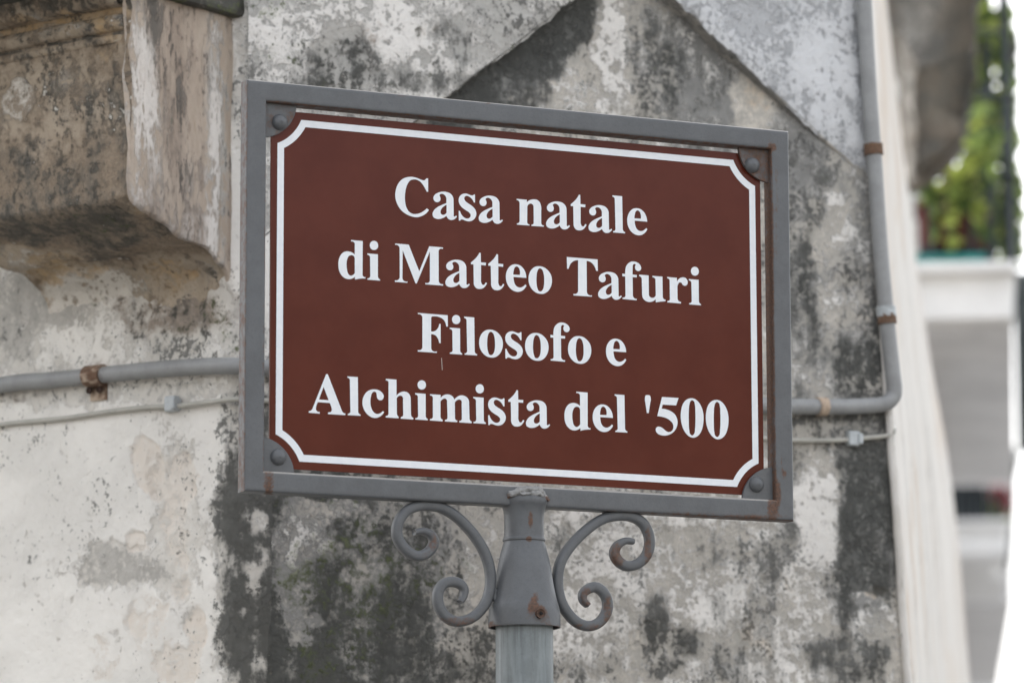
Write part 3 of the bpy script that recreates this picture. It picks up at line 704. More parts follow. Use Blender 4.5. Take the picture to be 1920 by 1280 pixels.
# printed border: notched corners struck from outside the corner
tA, tB, tM = S(564.4, 225.3), S(519.8, 268.6), S(551.9, 246.3)
def circ3(a, b, c):
    ax, ay, bx, by, cx, cy = a[0], a[2], b[0], b[2], c[0], c[2]
    d = 2*(ax*(by-cy)+bx*(cy-ay)+cx*(ay-by))
    ux = ((ax*ax+ay*ay)*(by-cy)+(bx*bx+by*by)*(cy-ay)+(cx*cx+cy*cy)*(ay-by))/d
    uy = ((ax*ax+ay*ay)*(cx-bx)+(bx*bx+by*by)*(ax-cx)+(cx*cx+cy*cy)*(bx-ax))/d
    return ux, uy, math.hypot(ax-ux, ay-uy)
ux, uy, ur = circ3(tA, tB, tM)
ox, oz = ux+W/2, uy-(cz+H/2)          # offset of arc centre from the border's corner
def border_loop(inset, r):
    w2, h2 = W/2-inset, H/2-inset; L = []
    # work in the top-left corner, then mirror
    cx, cy = -W/2+ox, H/2+oz
    xa = cx+math.sqrt(max(r*r-(h2-cy)**2, 1e-9)); ya = cy-math.sqrt(max(r*r-(-w2-cx)**2, 1e-9))
    a0 = math.atan2(h2-cy, xa-cx); a1 = math.atan2(ya-cy, -w2-cx)
    if a1 > a0: a1 -= 2*math.pi
    arc = [(cx+r*math.cos(a0+(a1-a0)*i/14), cy+r*math.sin(a0+(a1-a0)*i/14)) for i in range(15)]
    tl_ = arc; bl = [(x, -y) for x, y in arc][::-1]; br = [(-x, -y) for x, y in arc]; tr = [(-x, y) for x, y in arc][::-1]
    return [(x, y+cz) for x, y in tl_+bl+br+tr]
V, Fc = flat_poly([border_loop(0, ur), border_loop(.0072, ur+.0072)[::-1]], -.0005)
mesh_obj('border_line', V, Fc, WHITE, panel)

# lettering, outlines traced in (zoomed) photo pixels: '*' marks a corner
GL = {
'C': (735, 320, 8, ["508,125* 527,117 540,122* 540,318* 518,318* 490,262 455,205 410,160 365,138 318,135 275,147 235,195 208,265 192,370 195,470 215,555 255,618 305,648 360,652 425,635 475,605 520,567* 552,592* 510,642 450,680 375,700 290,688 205,650 130,588 75,500 46,390 55,290 95,190 160,125 240,98 310,97 390,118 440,140 480,150*"], 1),
'a': (735, 320, 8, ["815,488* 750,515 680,550 630,595 607,655 618,695 655,720 710,727 765,712 815,680* 830,708 855,733 890,742 930,733 960,708 972,690 958,677* 942,690 930,690 925,668* 922,430* 905,380 870,343 815,322 745,318 690,333 640,365 620,405 628,445 655,470 685,475 715,460 727,430 722,395 712,372 725,355 755,350 790,370 810,400 815,440*", "818,515* 785,532 745,570 727,615 735,650 765,665 795,655 818,632*"], 1),
's': (735, 320, 8, ["1212,372* 1232,357* 1243,365* 1243,480* 1225,480* 1200,432 1160,395 1125,380 1095,388 1082,415 1092,450 1130,485 1190,525 1240,575 1263,640 1250,700 1210,745 1155,762 1100,752 1055,735 1030,735* 1022,750* 1000,750* 998,605* 1018,605* 1035,650 1070,695 1110,718 1150,715 1175,690 1175,655 1150,625 1100,592 1040,545 1005,490 998,435 1015,385 1055,353 1105,345 1155,360 1190,373"], 1),
'n': (960, 350, 7.3846, ["62,170* 203,183* 203,218* 240,190 295,177 345,185 380,215 398,260 402,330* 402,500* 412,528 440,540* 438,555* 265,545* 268,527* 290,520 298,495* 296,290* 288,255 265,237 235,243 210,275* 208,490* 215,512 240,525* 240,540* 65,527* 65,510* 92,500 103,475* 103,230* 95,205 62,188*"], 1),
't': (960, 350, 7.3846, ["925,112* 943,118* 946,243* 1015,250* 1012,288* 948,280* 948,480* 952,520 968,548 990,550 1005,530 1012,518* 1030,528* 1010,565 975,598 930,607 885,595 858,560 850,510* 845,272* 812,270* 810,245* 850,212 890,170"], 1),
'l': (960, 350, 7.3846, ["1390,122* 1525,135* 1533,580* 1540,612 1567,632* 1565,648* 1398,635* 1400,617* 1425,607 1432,575* 1422,180* 1415,155 1390,140*"], 1),
'e': (960, 350, 7.3846, ["1868,487* 1695,472* 1700,520 1715,570 1745,605 1785,617 1820,605 1855,574* 1870,592* 1845,632 1805,664 1755,675 1700,662 1645,620 1605,550 1592,475 1600,405 1630,345 1675,308 1730,300 1785,318 1830,362 1858,420", "1692,440* 1780,445* 1780,390 1765,350 1740,330 1715,340 1698,385"], 1),
'd': (625, 440, 8, ["262,80* 438,97* 435,600* 445,625 480,637* 478,658* 400,660 322,675* 320,632* 280,658 230,668 175,655 120,610 85,545 72,465 78,380 105,310 150,265 205,250 260,260 318,298* 318,150* 312,122 262,103*", "318,360* 300,320 265,308 230,322 205,370 195,450 203,530 222,590 255,615 290,605 318,575*"], 2),
'i': (625, 440, 8, ["507,282* 665,295* 665,620* 672,650 698,672* 696,690* 507,675* 508,655* 540,645 550,610* 547,345* 540,320 507,302*", "605,93 650,112 669,162 655,210 612,231 565,215 543,165 558,115"], 2),
'M': (625, 440, 8, ["925,133* 1130,150* 1288,550* 1438,175* 1645,193* 1643,217* 1590,222 1578,245* 1580,690* 1590,722 1646,742* 1645,765* 1378,745* 1380,722* 1430,718 1447,690* 1447,255* 1250,732* 1232,732* 1040,238* 1035,640* 1045,680 1112,702* 1110,722* 920,708* 922,685* 975,675 995,640* 993,200* 980,172 925,155*"], 2),
'o': (860, 460, 8, ["1205,313 1265,325 1330,370 1380,440 1397,525 1380,620 1335,690 1275,725 1220,728 1155,708 1095,655 1055,580 1045,500 1058,420 1095,358 1145,322", "1215,345 1248,365 1270,420 1280,520 1275,610 1258,665 1230,690 1200,685 1178,640 1165,560 1165,480 1175,400 1192,360"], 2),
'T': (1090, 470, 8, ["-220,95* 243,133* 247,305* 220,303* 205,255 175,205 130,168 78,155* 82,610* 90,645 158,668* 157,690* -120,672* -118,647* -70,640 -50,610* -50,145* -110,155 -160,195 -185,250 -192,273* -215,272*"], 2),
'f': (1090, 470, 8, ["615,345* 658,350* 660,290 672,235 705,190 750,165 800,165 850,185 885,220 898,262 885,295 850,307 820,292 805,260 808,230 815,212 800,200 780,208 770,240* 768,358* 832,366* 830,402* 770,398* 773,660* 783,700 832,722* 830,745* 618,725* 620,703* 650,697 662,660* 658,388* 615,384*"], 2),
'u': (1090, 470, 8, ["865,360* 1008,372* 1012,640* 1025,690 1060,708 1095,697 1115,670* 1110,450* 1105,420 1065,400* 1065,378* 1215,390* 1220,690* 1232,722 1262,735* 1260,758* 1190,765 1115,775* 1113,730* 1075,758 1025,770 965,755 925,715 910,660* 905,430* 898,405 865,382*"], 2),
'r': (1090, 470, 8, ["1285,395* 1430,408* 1432,465* 1465,420 1515,400 1560,410 1588,445 1592,485 1575,518 1545,527 1515,510 1495,480 1470,478 1448,505 1438,550* 1440,710* 1450,745 1493,768* 1490,793* 1287,775* 1290,752* 1318,745 1325,710* 1322,460* 1315,430 1285,415*"], 2),
'F': (770, 570, 8, ["105,133* 553,168* 555,338* 530,338* 515,275 485,230 430,198 340,185* 318,188 305,215* 303,410* 350,408 395,375 425,298* 446,298* 447,587* 425,585* 405,520 375,475 335,455 303,452* 305,640* 312,685 390,708* 388,732* 102,712* 104,688* 150,685 172,650* 172,200* 160,170 105,152*"], 3),
'A': (570, 690, 8, ["330,90* 355,92* 560,620* 580,660 620,680* 615,705* 357,688* 360,660* 400,655 415,630 410,590 383,522* 207,510* 180,585 178,620 195,645 235,655* 233,682* 68,668* 70,645* 105,632 130,595*", "292,282* 368,480* 222,470*"], 4),
'c': (570, 690, 8, ["1175,645* 1200,655* 1170,700 1125,732 1070,747 1010,735 945,690 895,615 873,530 885,440 925,370 985,328 1050,318 1120,332 1170,370 1193,415 1185,455 1160,480 1130,480 1103,462 1090,430 1085,390 1075,362 1050,352 1022,370 1000,430 993,510 1005,590 1035,650 1075,682 1115,685 1150,670"], 4),
'h': (570, 690, 8, ["1225,160* 1385,172* 1385,412* 1430,370 1490,350 1545,362 1582,400 1598,455* 1602,690* 1612,725 1638,745* 1635,770* 1448,757* 1450,732* 1475,722 1485,690* 1482,470* 1475,430 1450,412 1420,418 1388,450* 1390,680* 1400,710 1418,728* 1415,752* 1222,738* 1224,715* 1255,705 1265,675* 1265,225* 1260,200 1225,185*"], 4),
'm': (800, 700, 8, ["48,310* 207,320* 207,365* 245,330 300,313 360,325 395,355 412,390* 455,350 510,328 570,338 612,370 633,420* 640,660* 648,700 675,722* 670,746* 485,733* 487,708* 515,700 525,670* 522,450* 515,405 490,390 455,400 420,435* 422,655* 430,690 458,705* 455,730* 270,718* 272,693* 300,685 310,655* 303,430* 295,390 270,375 240,385 205,420* 205,640* 212,672 238,692* 236,718* 45,703* 48,680* 80,672 90,640* 90,370* 85,348 48,330*"], 4),
"'": (1190, 720, 9.6, ["185,240 195,205 235,196 275,208 287,245 280,330* 252,520* 217,520* 190,330*"], 4),
'5': (1190, 720, 9.6, ["487,230* 785,248* 742,382* 500,368* 480,440* 560,452 650,488 720,545 760,625 768,700 745,790 695,860 620,908 540,925 455,912 400,880 375,830 380,790 410,765 455,768 505,795 555,838 600,860 645,853 680,820 692,765 680,710 640,660 580,618 500,590 402,575*"], 4),
'0': (1190, 720, 9.6, ["1020,253 1085,268 1150,325 1205,420 1235,540 1238,650 1222,770 1180,880 1115,945 1040,963 965,930 900,855 850,740 828,610 835,470 870,350 930,280", "1030,290 1065,310 1082,370 1090,500 1092,650 1085,800 1070,890 1035,922 1000,900 980,820 973,680 973,500 985,360 1002,310"], 4),
}
BASE = {1: [(968.4, 421.1), (1171.9, 437.7)], 2: [(688.4, 524.4), (830.6, 535.6), (1315, 571.6)], 3: [(782.8, 658.75), (893.8, 666.5), (1059, 678)], 4: [(578.5, 773.1), (774.4, 786), (1175.5, 810.9)]}
BZ = {k_: float(np.mean([S(*q)[2] for q in v])) for k_, v in BASE.items()}
def outline(spec, x0, y0, sc):
    toks = spec.split(); pts = []; corner = []
    for t in toks:
        c = t.endswith('*'); x, y = t.rstrip('*').split(','); q = S(x0+float(x)/sc, y0+float(y)/sc)
        pts.append((q[0], q[2])); corner.append(c)
    N_ = len(pts); out = []; p = np.array(pts)
    for i in range(N_):
        b, c = p[i], p[(i+1) % N_]; out.append(tuple(b))
        if corner[i] and corner[(i+1) % N_]: continue
        dbc = np.linalg.norm(c-b)
        def tang(j):
            a_, c_ = p[(j-1) % N_], p[(j+1) % N_]; b_ = p[j]
            d1, d2 = np.linalg.norm(b_-a_), np.linalg.norm(c_-b_)
            v = (b_-a_)/d1*d2+(c_-b_)/d2*d1; return v/np.linalg.norm(v)
        m1 = tang(i) if not corner[i] else None; m2 = tang((i+1) % N_) if not corner[(i+1) % N_] else None
        ch = (c-b)/dbc
        if m1 is None: m1 = 2*ch*np.dot(ch, m2)-m2 if np.dot(ch, m2) > .3 else ch
        if m2 is None: m2 = 2*ch*np.dot(ch, m1)-m1 if np.dot(ch, m1) > .3 else ch
        for k_ in range(1, 5):
            t = k_/5; h00 = 2*t**3-3*t*t+1; h10 = t**3-2*t*t+t; h01 = -2*t**3+3*t*t; h11 = t**3-t*t
            out.append(tuple(h00*b+h10*m1*dbc+h01*c+h11*m2*dbc))
    return out
glyph = {}
for ch, (x0, y0, sc, loops, ln) in GL.items():
    L = [outline(l, x0, y0, sc) for l in loops]
    xm = min(x for l in L for x, _ in l); L = [[(x-xm, z-BZ[ln]) for x, z in l] for l in L]
    if ch == 'i':
        me = [flat_poly([l], 0) for l in L]; glyph[ch] = join(*me)
    else: glyph[ch] = flat_poly(L, 0)
TEXT = [(1, "Casanatale", [740.6, 810.6, 859.6, 897.1, 968.4, 1023.4, 1069.7, 1102.9, 1148.2, 1175.6]),
        (2, "diMatteoTafuri", [634, 688.4, 739.8, 834.6, 882.5, 915, 948.1, 990.6, 1062.5, 1120.9, 1166.6, 1198.1, 1250.6, 1291.3]),
        (3, "Filosofoe", [782.8, 842.8, 870, 898, 946.9, 984.1, 1031.8, 1064.6, 1135.8]),
        (4, "Alchimistadel'500", [578.5, 651, 679.1, 722.8, 778.1, 805.6, 887.1, 914.8, 952.5, 985.6, 1057.8, 1110.8, 1152.3, 1209, 1228.9, 1276, 1323])]
for ln, txt, xs in TEXT:
    slope = .0924+(.058-.0924)*((ln-1)*.23+.25)
    b0 = BASE[ln][0]
    for ch, x in zip(txt, xs):
        yb = b0[1]+slope*(x-b0[0])-25
        q = S(x, yb)
        V, Fc = glyph[ch]
        V = [(v[0]+q[0], -.0005, v[2]+BZ[ln]) for v in V]
        mesh_obj('letter', V, Fc, WHITE, panel)
# a small scratch in the film
q = S(828, 683); V, Fc = flat_poly([[(q[0]-.0008, q[2]+.0065), (q[0], q[2]+.0068), (q[0]+.0009, q[2]-.006), (q[0]+.0001, q[2]-.0058)]], -.0006)
mesh_obj('scratch', V, Fc, simple('scratch_bare', (.45, .38, .33), .6), panel)

# frame: four mitred square tubes
YF, YB = -.012, .008
fTL, fTR, fBR, fBL = [S(x, y, YF) for x, y in ((464.3, 152.6), (1479.5, 241.6), (1489.0, 973.5), (457.2, 922.5))]
fx0, fx1 = (fTL[0]+fBL[0])/2, (fTR[0]+fBR[0])/2
fz0, fz1 = (fBL[2]+fBR[2])/2, (fTL[2]+fTR[2])/2
bw = .0215
rust_bl = [(504, 908, 10, 34, .74, 0, .7), (497, 845, 5, 60, .6), (494, 700, 3, 160, .42), (497, 400, 2.5, 150, .45), (1443, 600, 9, 330, .74), (1456, 380, 4, 120, .45), (1453, 930, 12, 40, .75), (1448, 955, 10, 20, .7),
           (1410, 968, 70, 5, .6), (1300, 962, 60, 4, .45), (770, 180, 60, 2, .42), (900, 194, 60, 2, .4), (520, 196, 30, 8, .6), (1448, 276, 8, 8, .8), (1471, 890, 5, 12, .6), (1465, 870, 3, 20, .5)]
_c = rrect(bw, YB-YF, .0026, 4); sec = []
for i_ in range(len(_c)):
    a_, b_ = np.array(_c[i_]), np.array(_c[(i_+1) % len(_c)]); m_ = max(1, int(np.linalg.norm(b_-a_)/.0022))
    for k_ in range(m_): sec.append(tuple(a_+(b_-a_)*k_/m_))
def bar(c0, c1, inner):
    """c0-c1 outer corners (x, z), inner = direction to the inside"""
    c0, c1 = np.array(c0), np.array(c1); d = (c1-c0)/np.linalg.norm(c1-c0); inner = np.array(inner)
    V = []; n_ = 150; m_ = len(sec); L = np.linalg.norm(c1-c0)
    for i in range(n_+1):
        for u_, v_ in sec:
            off = u_+bw/2                       # distance from the outer edge
            t = off+(L-2*off)*i/n_
            q = c0+d*t+inner*off
            V.append((q[0], (YF+YB)/2+v_, q[1]))
    Fc = [list(f) for f in grid_faces(n_+1, m_, wrap=True)]
    # orient outward
    a = np.array(V); f = Fc[0]; nrm = np.cross(a[f[1]]-a[f[0]], a[f[2]]-a[f[0]]); cen = a[f].mean(0)
    mid = c0+inner*bw/2; ref = cen-np.array([cen[0] if abs(d[0]) > .5 else mid[0], (YF+YB)/2, mid[1] if abs(d[0]) > .5 else cen[2]])
    if np.dot(nrm, ref) < 0: Fc = [f[::-1] for f in Fc]
    a2 = attr_rust(V, rust_bl, .10)
    inn = np.array([u_ for u_, v_ in sec]*(n_+1)) > bw/2-.0012
    a2['stain_a'][inn, 0] = np.maximum(a2['stain_a'][inn, 0], .60 if (inner[1] < -.5 or inner[0] < -.5) else .08)
    if inner[0] > .5: a2['stain_a'][np.array([u_ for u_, v_ in sec]*(n_+1)) < -bw/2+.0012, 0] = .50  # rust tint darkens the left bar's outer side, painting in its shade
    u_all = np.array([u_ for u_, v_ in sec]*(n_+1))
    if inner[1] < -.5: a2['stain_a'][u_all < -bw/2+.0012, 1] = .7  # pale dust tone paints the highlight along the top bar's upper face
    if inner[1] > .5: a2['stain_a'][u_all > bw/2-.0018, 1] = .75  # dusty pale tone, a painted highlight on the bottom bar's top edge
    if inner[1] > .5:
        lowf = np.array([u_ for u_, v_ in sec]*(n_+1)) < -bw/2+.0012; xs_ = np.array(V)[:, 0]
        a2['stain_a'][lowf, 0] = np.maximum(a2['stain_a'][lowf, 0], .2+.36*sstep(-.05, .22, xs_[lowf]))
    o = mesh_obj('frame_bar', V, Fc, METAL, sign, True, a2); return o
bar((fx0, fz1), (fx1, fz1), (0, -1)); bar((fx0, fz0), (fx1, fz0), (0, 1))
bar((fx0, fz0), (fx0, fz1), (1, 0)); bar((fx1, fz0), (fx1, fz1), (-1, 0))
# corner plates and rivets
riv_px = {(-1, 1): (527, 228), (1, 1): (1413, 308.5), (-1, -1): (524, 855.5), (1, -1): (1421, 907)}
for (sx, sz), q in riv_px.items():
    cx = fx0+bw-.003 if sx < 0 else fx1-bw+.003; czz = fz1-bw+.003 if sz > 0 else fz0+bw-.003
    R = .0385
    L = [(cx, czz)]+[(cx-sx*R*math.cos(a), czz-sz*R*math.sin(a)) for a in np.linspace(0, math.pi/2, 18)]
    V, Fc = flat_poly([L], -.0042, .0036)
    rb = {(1, 1): .58, (-1, 1): .44, (1, -1): .24, (-1, -1): .1}[(sx, sz)]
    a = CLEAR0(len(V)); a[:, 0] = rb
    pl = mesh_obj('corner_plate', V, Fc, METAL, sign, False, {'stain_a': a}); bevel(pl, .0006, 1)
    c = S(q[0], q[1], -.008)
    prof = [(.0085, 0), (.0083, .0015), (.0074, .0038), (.0056, .0056), (.0032, .0066), (.0012, .0069), (.0006, .0073)]
    V = []; m_ = 28
    for r_, h in prof:
        for i in range(m_): a_ = 2*math.pi*i/m_; V.append((c[0]+r_*math.cos(a_), -.0040-h, c[2]+r_*math.sin(a_)))
    V.append((c[0], -.0040-.0073, c[2]))
    Fc = [list(f)[::-1] for f in grid_faces(len(prof), m_, wrap=True)]+[((len(prof)-1)*m_+i, (len(prof)-1)*m_+(i+1) % m_, len(V)-1) for i in range(m_)]
    a = CLEAR0(len(V)); a[:, 0] = .12
    mesh_obj('rivet', V, Fc, METAL, pl, True, {'stain_a': a})

# pole and flared collar
zp = lambda py: float(S(982.5, py, PY)[2])
KP = float(np.dot(S(982.5, 1100)-CAM, fwd))/F
V, Fc = lathe(PX, PY, [(54*KP, 0), (54*KP, .4), (54*KP, 1.2)]+[(54*KP, z) for z in np.linspace(1.9, zp(1100), 30)], 56)
mesh_obj('pole', V, Fc, GALV, sign, True, attr_rust(V, [], .04))
cp = [(64.5, 1176), (67.2, 1176.5), (67.8, 1174), (67.6, 1160), (67, 1147), (65.5, 1138), (62, 1127), (58.5, 1112), (54.5, 1090), (50.5, 1065), (46, 1043), (41.5, 1026), (38.6, 1016), (40, 1014.5), (40.3, 1012.5), (39.6, 1010), (37.8, 1008), (37.3, 995), (37.3, 975), (38.2, 962), (40.5, 952), (43, 946), (44, 940), (43, 934), (40, 928)]
c2 = smooth_path(cp, 4)
V, Fc = lathe(PX, PY, [(r_*KP, zp(y)) for r_, y in c2], 64)
V = np.array(V)
collar_rust = [(1000, 1130, 9, 22, .72, 20), (1012, 1148, 14, 16, .8), (995, 975, 5, 18, .66), (992, 1010, 6, 6, .7), (982, 1174, 80, 4, .72), (1025, 1163, 8, 14, .55), (995, 1156, 20, 12, .42), (922, 1170, 8, 8, .6)]
collar = mesh_obj('collar', V, Fc, METAL, sign, True, attr_rust(V, collar_rust, .10))
# neck weld: a lumpy bead arching over the front of the lower bar
def bead_arc(rx, ry, z0, rise, r_):
    pth_ = []
    for a in np.linspace(-1.5, 1.5, 50):
        pth_.append((PX+math.sin(a)*rx*KP, PY-math.cos(a)*ry*KP, z0+math.cos(a)**.8*rise))
    return sweep(pth_, circle(r_, 10))
zw = zp(945)
VV, FF = join(bead_arc(44, 41, zw, (zp(929)-zw), .0021), bead_arc(40, 37, zw+.001, (zp(924)-zw), .0030), bead_arc(35, 30, zw+.003, (zp(921)-zw)-.003, .0030))
VV = np.array(VV); VV = VV+rng.normal(size=VV.shape)*.00035+.0036*np.stack([fbm(VV, 90, 4, .7, s_) for s_ in (1, 2, 3)], -1)
mesh_obj('weld_bead', VV, FF, metal_paint('weld_steel', base=(.27, .27, .265), rough=.5), sign, True, attr_rust(VV, [(950, 938, 14, 14, .75), (1028, 943, 13, 14, .8), (985, 928, 30, 4, .35)], .25))
# locking bolt
q = S(1011, 1150, PY-67*KP)
bx, bz_ = q[0], q[2]; by = PY-math.sqrt(max((67*KP)**2-(bx-PX)**2, 0))
V, Fc = sweep([(bx, by+.004, bz_), (bx, by-.001, bz_), (bx, by-.0045, bz_)], circle(.0048, 12))
mesh_obj('bolt', V, Fc, METAL, sign, True, {'stain_a': np.tile([.95, 0, 0], (len(V), 1))})
V, Fc = sweep([(bx, by-.0044, bz_), (bx, by-.0052, bz_)], circle(.0021, 6))
mesh_obj('bolt_socket', V, Fc, simple('dark_hole', (.012, .01, .01), .9), sign)
# scrolls
SCL = [(190, 329), (245, 321), (295, 345), (314, 390), (292, 440), (248, 472), (195, 475), (140, 442), (97, 387), (80, 325), (95, 255), (140, 195), (210, 164), (290, 160), (370, 177), (450, 225), (530, 300), (595, 385), (645, 480), (670, 580), (670, 680), (645, 765), (600, 830), (540, 875), (470, 892), (410, 875), (365, 830), (341, 770), (342, 705), (372, 657), (420, 641), (470, 650), (503, 682), (503, 728), (480, 768)]
SCR = [(1572, 388), (1525, 383), (1475, 410), (1455, 460), (1480, 510), (1530, 540), (1590, 532), (1645, 490), (1675, 420), (1670, 340), (1630, 267), (1555, 228), (1460, 225), (1370, 250), (1280, 312), (1195, 395), (1130, 485), (1100, 580), (1098, 680), (1120, 770), (1165, 845), (1225, 900), (1295, 920), (1360, 895), (1405, 832), (1410, 762), (1385, 708), (1340, 676), (1295, 682), (1257, 715), (1257, 757), (1287, 790)]
for sp, rb in ((SCL, [(790, 1035, 40, 16, .3), (812, 1015, 10, 20, .5), (850, 1165, 60, 10, .5)]), (SCR, [(1158, 1040, 18, 26, .58), (1215, 1030, 8, 50, .6), (1100, 1120, 12, 20, .6), (1140, 1150, 10, 40, .55), (1100, 1175, 50, 8, .5)])):
    pts3 = [S(720+x/3.369, 900+y/3.369, PY) for x, y in sp]
    path3 = smooth_path(pts3, 8)
    tp = lambda t: (min(1, .55+.45*min(1, min(t, 1-t)/.10)), 1.0)
    V, Fc = sweep(path3, rrect(.0108, .0112, .0040, 4), upv=(0, 1, 0), taper=tp)
    mesh_obj('scroll', V, Fc, METAL, sign, True, attr_rust(V, rb, .12))
for x0, x1 in ((922, 932), (1040, 1050)):
    a, b = S(x0, 1101, PY), S(x1, 1128, PY)
    V, Fc = box((a[0], PY-.004, b[2]), (b[0]-a[0], 0, 0), (0, .008, 0), (0, 0, a[2]-b[2]))
    o = mesh_obj('scroll_weld', V, Fc, METAL, sign, False, {'stain_a': np.tile([.15, 0, 0], (8, 1))}); bevel(o, .003)
for x0, x1, y in ((778, 835, 940), (1130, 1176, 960)):
    a, b = S(x0, y, PY), S(x1, y+6, PY)
    V, Fc = box((a[0], PY-.003, b[2]), (b[0]-a[0], 0, 0), (0, .006, 0), (0, 0, a[2]-b[2]))
    o = mesh_obj('scroll_weld', V, Fc, METAL, sign, False, {'stain_a': np.tile([.3, 0, 0], (8, 1))}); bevel(o, .002)

# ------------------------------------------------------------------ the street beyond, far out of focus
VPX = 1734.0
hs_ = (VPX-960)/F
st_dir = hdir(math.pi/2-math.atan(hs_/math.cos(PITCH)))      # along the street
st_out = np.cross(st_dir, ZUP)                                # towards the street's middle (right)
if np.dot(st_out, right) < 0: st_out = -st_out
BALW = simple('white_balcony_plaster', (.90, .89, .87), .85, .06, 6)
GREYW = simple('grey_soffit_plaster', (.80, .79, .78), .9, .10, 5)
DARKB = simple('dark_window_glass', (.016, .019, .026), .6, .2, 4, .001, .1)
IRON = simple('dark_railing_iron', (.05, .06, .062), .6, .3, 30)
REDP = simple('red_planter_clay', (.17, .05, .045), .8, .3, 12)
TEAL = simple('teal_balcony_tiles', (.03, .25, .24), .5, .2, 12)
def leafy(m):
    t = m.node_tree; p = t.nodes['Principled BSDF']; o = t.nodes['Material Output']
    tr = t.nodes.new('ShaderNodeBsdfTranslucent'); mx = t.nodes.new('ShaderNodeMixShader'); mx.inputs[0].default_value = .45
    src = p.inputs['Base Color'].links[0].from_socket; t.links.new(src, tr.inputs['Color'])
    t.links.new(p.outputs[0], mx.inputs[1]); t.links.new(tr.outputs[0], mx.inputs[2]); t.links.new(mx.outputs[0], o.inputs['Surface']); return m
LEAFS = [simple('leaf_light', (.46, .52, .12), .55, .35, 40), simple('leaf_mid', (.27, .36, .09), .55, .3, 40), simple('leaf_dark', (.07, .11, .035), .6, .3, 40)]
LEAFS = [leafy(m_) for m_ in LEAFS]
FLOW = simple('red_petals', (.42, .03, .045), .6, .3, 40)

def sbox(px0, px1, py0, py1, d, length, back=.0):
    """box whose near end face fills the pixel rectangle at depth d and that runs along the street"""
    a = P(px0, py1, d); b = P(px1, py1, d); c = P(px0, py0, d)
    w_ = np.dot(b-a, st_out); h_ = c[2]-a[2]
    return box(a-st_out*back, st_out*(w_+back), ZUP*h_, st_dir*length)

D1 = 12.0
bh = empty('balcony_house', (*P(1700, 640, D1)[:2], 0), 'blurred pale house along the street with a white balcony full of climbing plants', 'house')
V, Fc = sbox(1738, 1902, 503, 601, D1, 3.3, .9); bevel(mesh_obj('balcony_slab', V, Fc, BALW, bh), .01)
V, Fc = sbox(1730, 1908, 490, 512, D1-.03, 3.36, .9); bevel(mesh_obj('slab_lip', V, Fc, BALW, bh), .01)
# underside moulding and facade below
V, Fc = sbox(1600, 1772, -700, 2600, D1+.1, 14, .6); mesh_obj('wall', V, Fc, GREYW, bh)
na, nb = P(1738, 612, D1+.05), P(1899, 612, D1+.05); fa, fb = P(1738, 905, D1+3.3), P(1902, 905, D1+3.3)
na, fa = na-st_out*.9, fa-st_out*.9; fa[2] = fb[2] = nb[2] = na[2]
q_ = [na, nb, fa, fb]; V = q_+[p_+ZUP*.05 for p_ in q_]
mesh_obj('soffit', V, [(0, 1, 3, 2)[::-1], (4, 5, 7, 6), (0, 1, 5, 4), (2, 6, 7, 3), (0, 4, 6, 2), (1, 3, 7, 5)], GREYW, bh)
V, Fc = sbox(1908, 1940, 500, 842, D1+1.2, .06, .0); mesh_obj('side_screen', V, Fc, IRON, bh)
# teal tiles and railing
V, Fc = sbox(1734, 1850, 476, 499, D1+.02, .25, .3); mesh_obj('tile_strip', V, Fc, TEAL, bh)
for i, x in enumerate((1746, 1783, 1822, 1894)):
    a = P(x, 496, D1+.03); b = P(x, 330, D1+.03)
    V, Fc = sweep([a, np.array([a[0], a[1], b[2]])], circle(.008, 8)); mesh_obj('railing_bar', V, Fc, IRON, bh, True)
a = P(1725, 330, D1+.03); b = P(1905, 330, D1+.03); b[2] = a[2]
V, Fc = sweep([a, b], circle(.010, 8)); mesh_obj('railing_top', V, Fc, IRON, bh, True)
for x in (1822, 1858, 1893):
    a = P(x, 500, D1+.2); V, Fc = sweep([a, a+ZUP*1.5], circle(.019, 8)); mesh_obj('trellis_post', V, Fc, IRON, bh, True)
for y in (60, 180, 300):
    a = P(1760, y, D1+.22); b = P(1896, y, D1+.22); b[2] = a[2]
    V, Fc = sweep([a, b], circle(.008, 8)); mesh_obj('trellis_rail', V, Fc, IRON, bh, True)
# planters
def planter(x0, x1, y0, y1, d, label):
    a = P((x0+x1)/2, y1, d); wv = (x1-x0)/F*d; h_ = P(x0, y0, d)[2]-P(x0, y1, d)[2]
    o = empty('planter', tuple(a), label, 'planter', 'red planters on the balcony')
    V, Fc = box(a-st_out*wv/2-st_dir*.09, st_out*wv, ZUP*h_, st_dir*.18); bevel(mesh_obj('trough', V, Fc, REDP, o), .01)
    V, Fc = box(a-st_out*(wv/2+.008)-st_dir*.1+ZUP*(h_-.02), st_out*(wv+.016), ZUP*.025, st_dir*.2); bevel(mesh_obj('rim', V, Fc, REDP, o), .006)
planter(1722, 1780, 385, 474, D1+.16, 'red planter behind the railing, nearest the white house wall')
planter(1788, 1848, 405, 474, D1+.16, 'wider red planter behind the railing, nearer the trellis post')
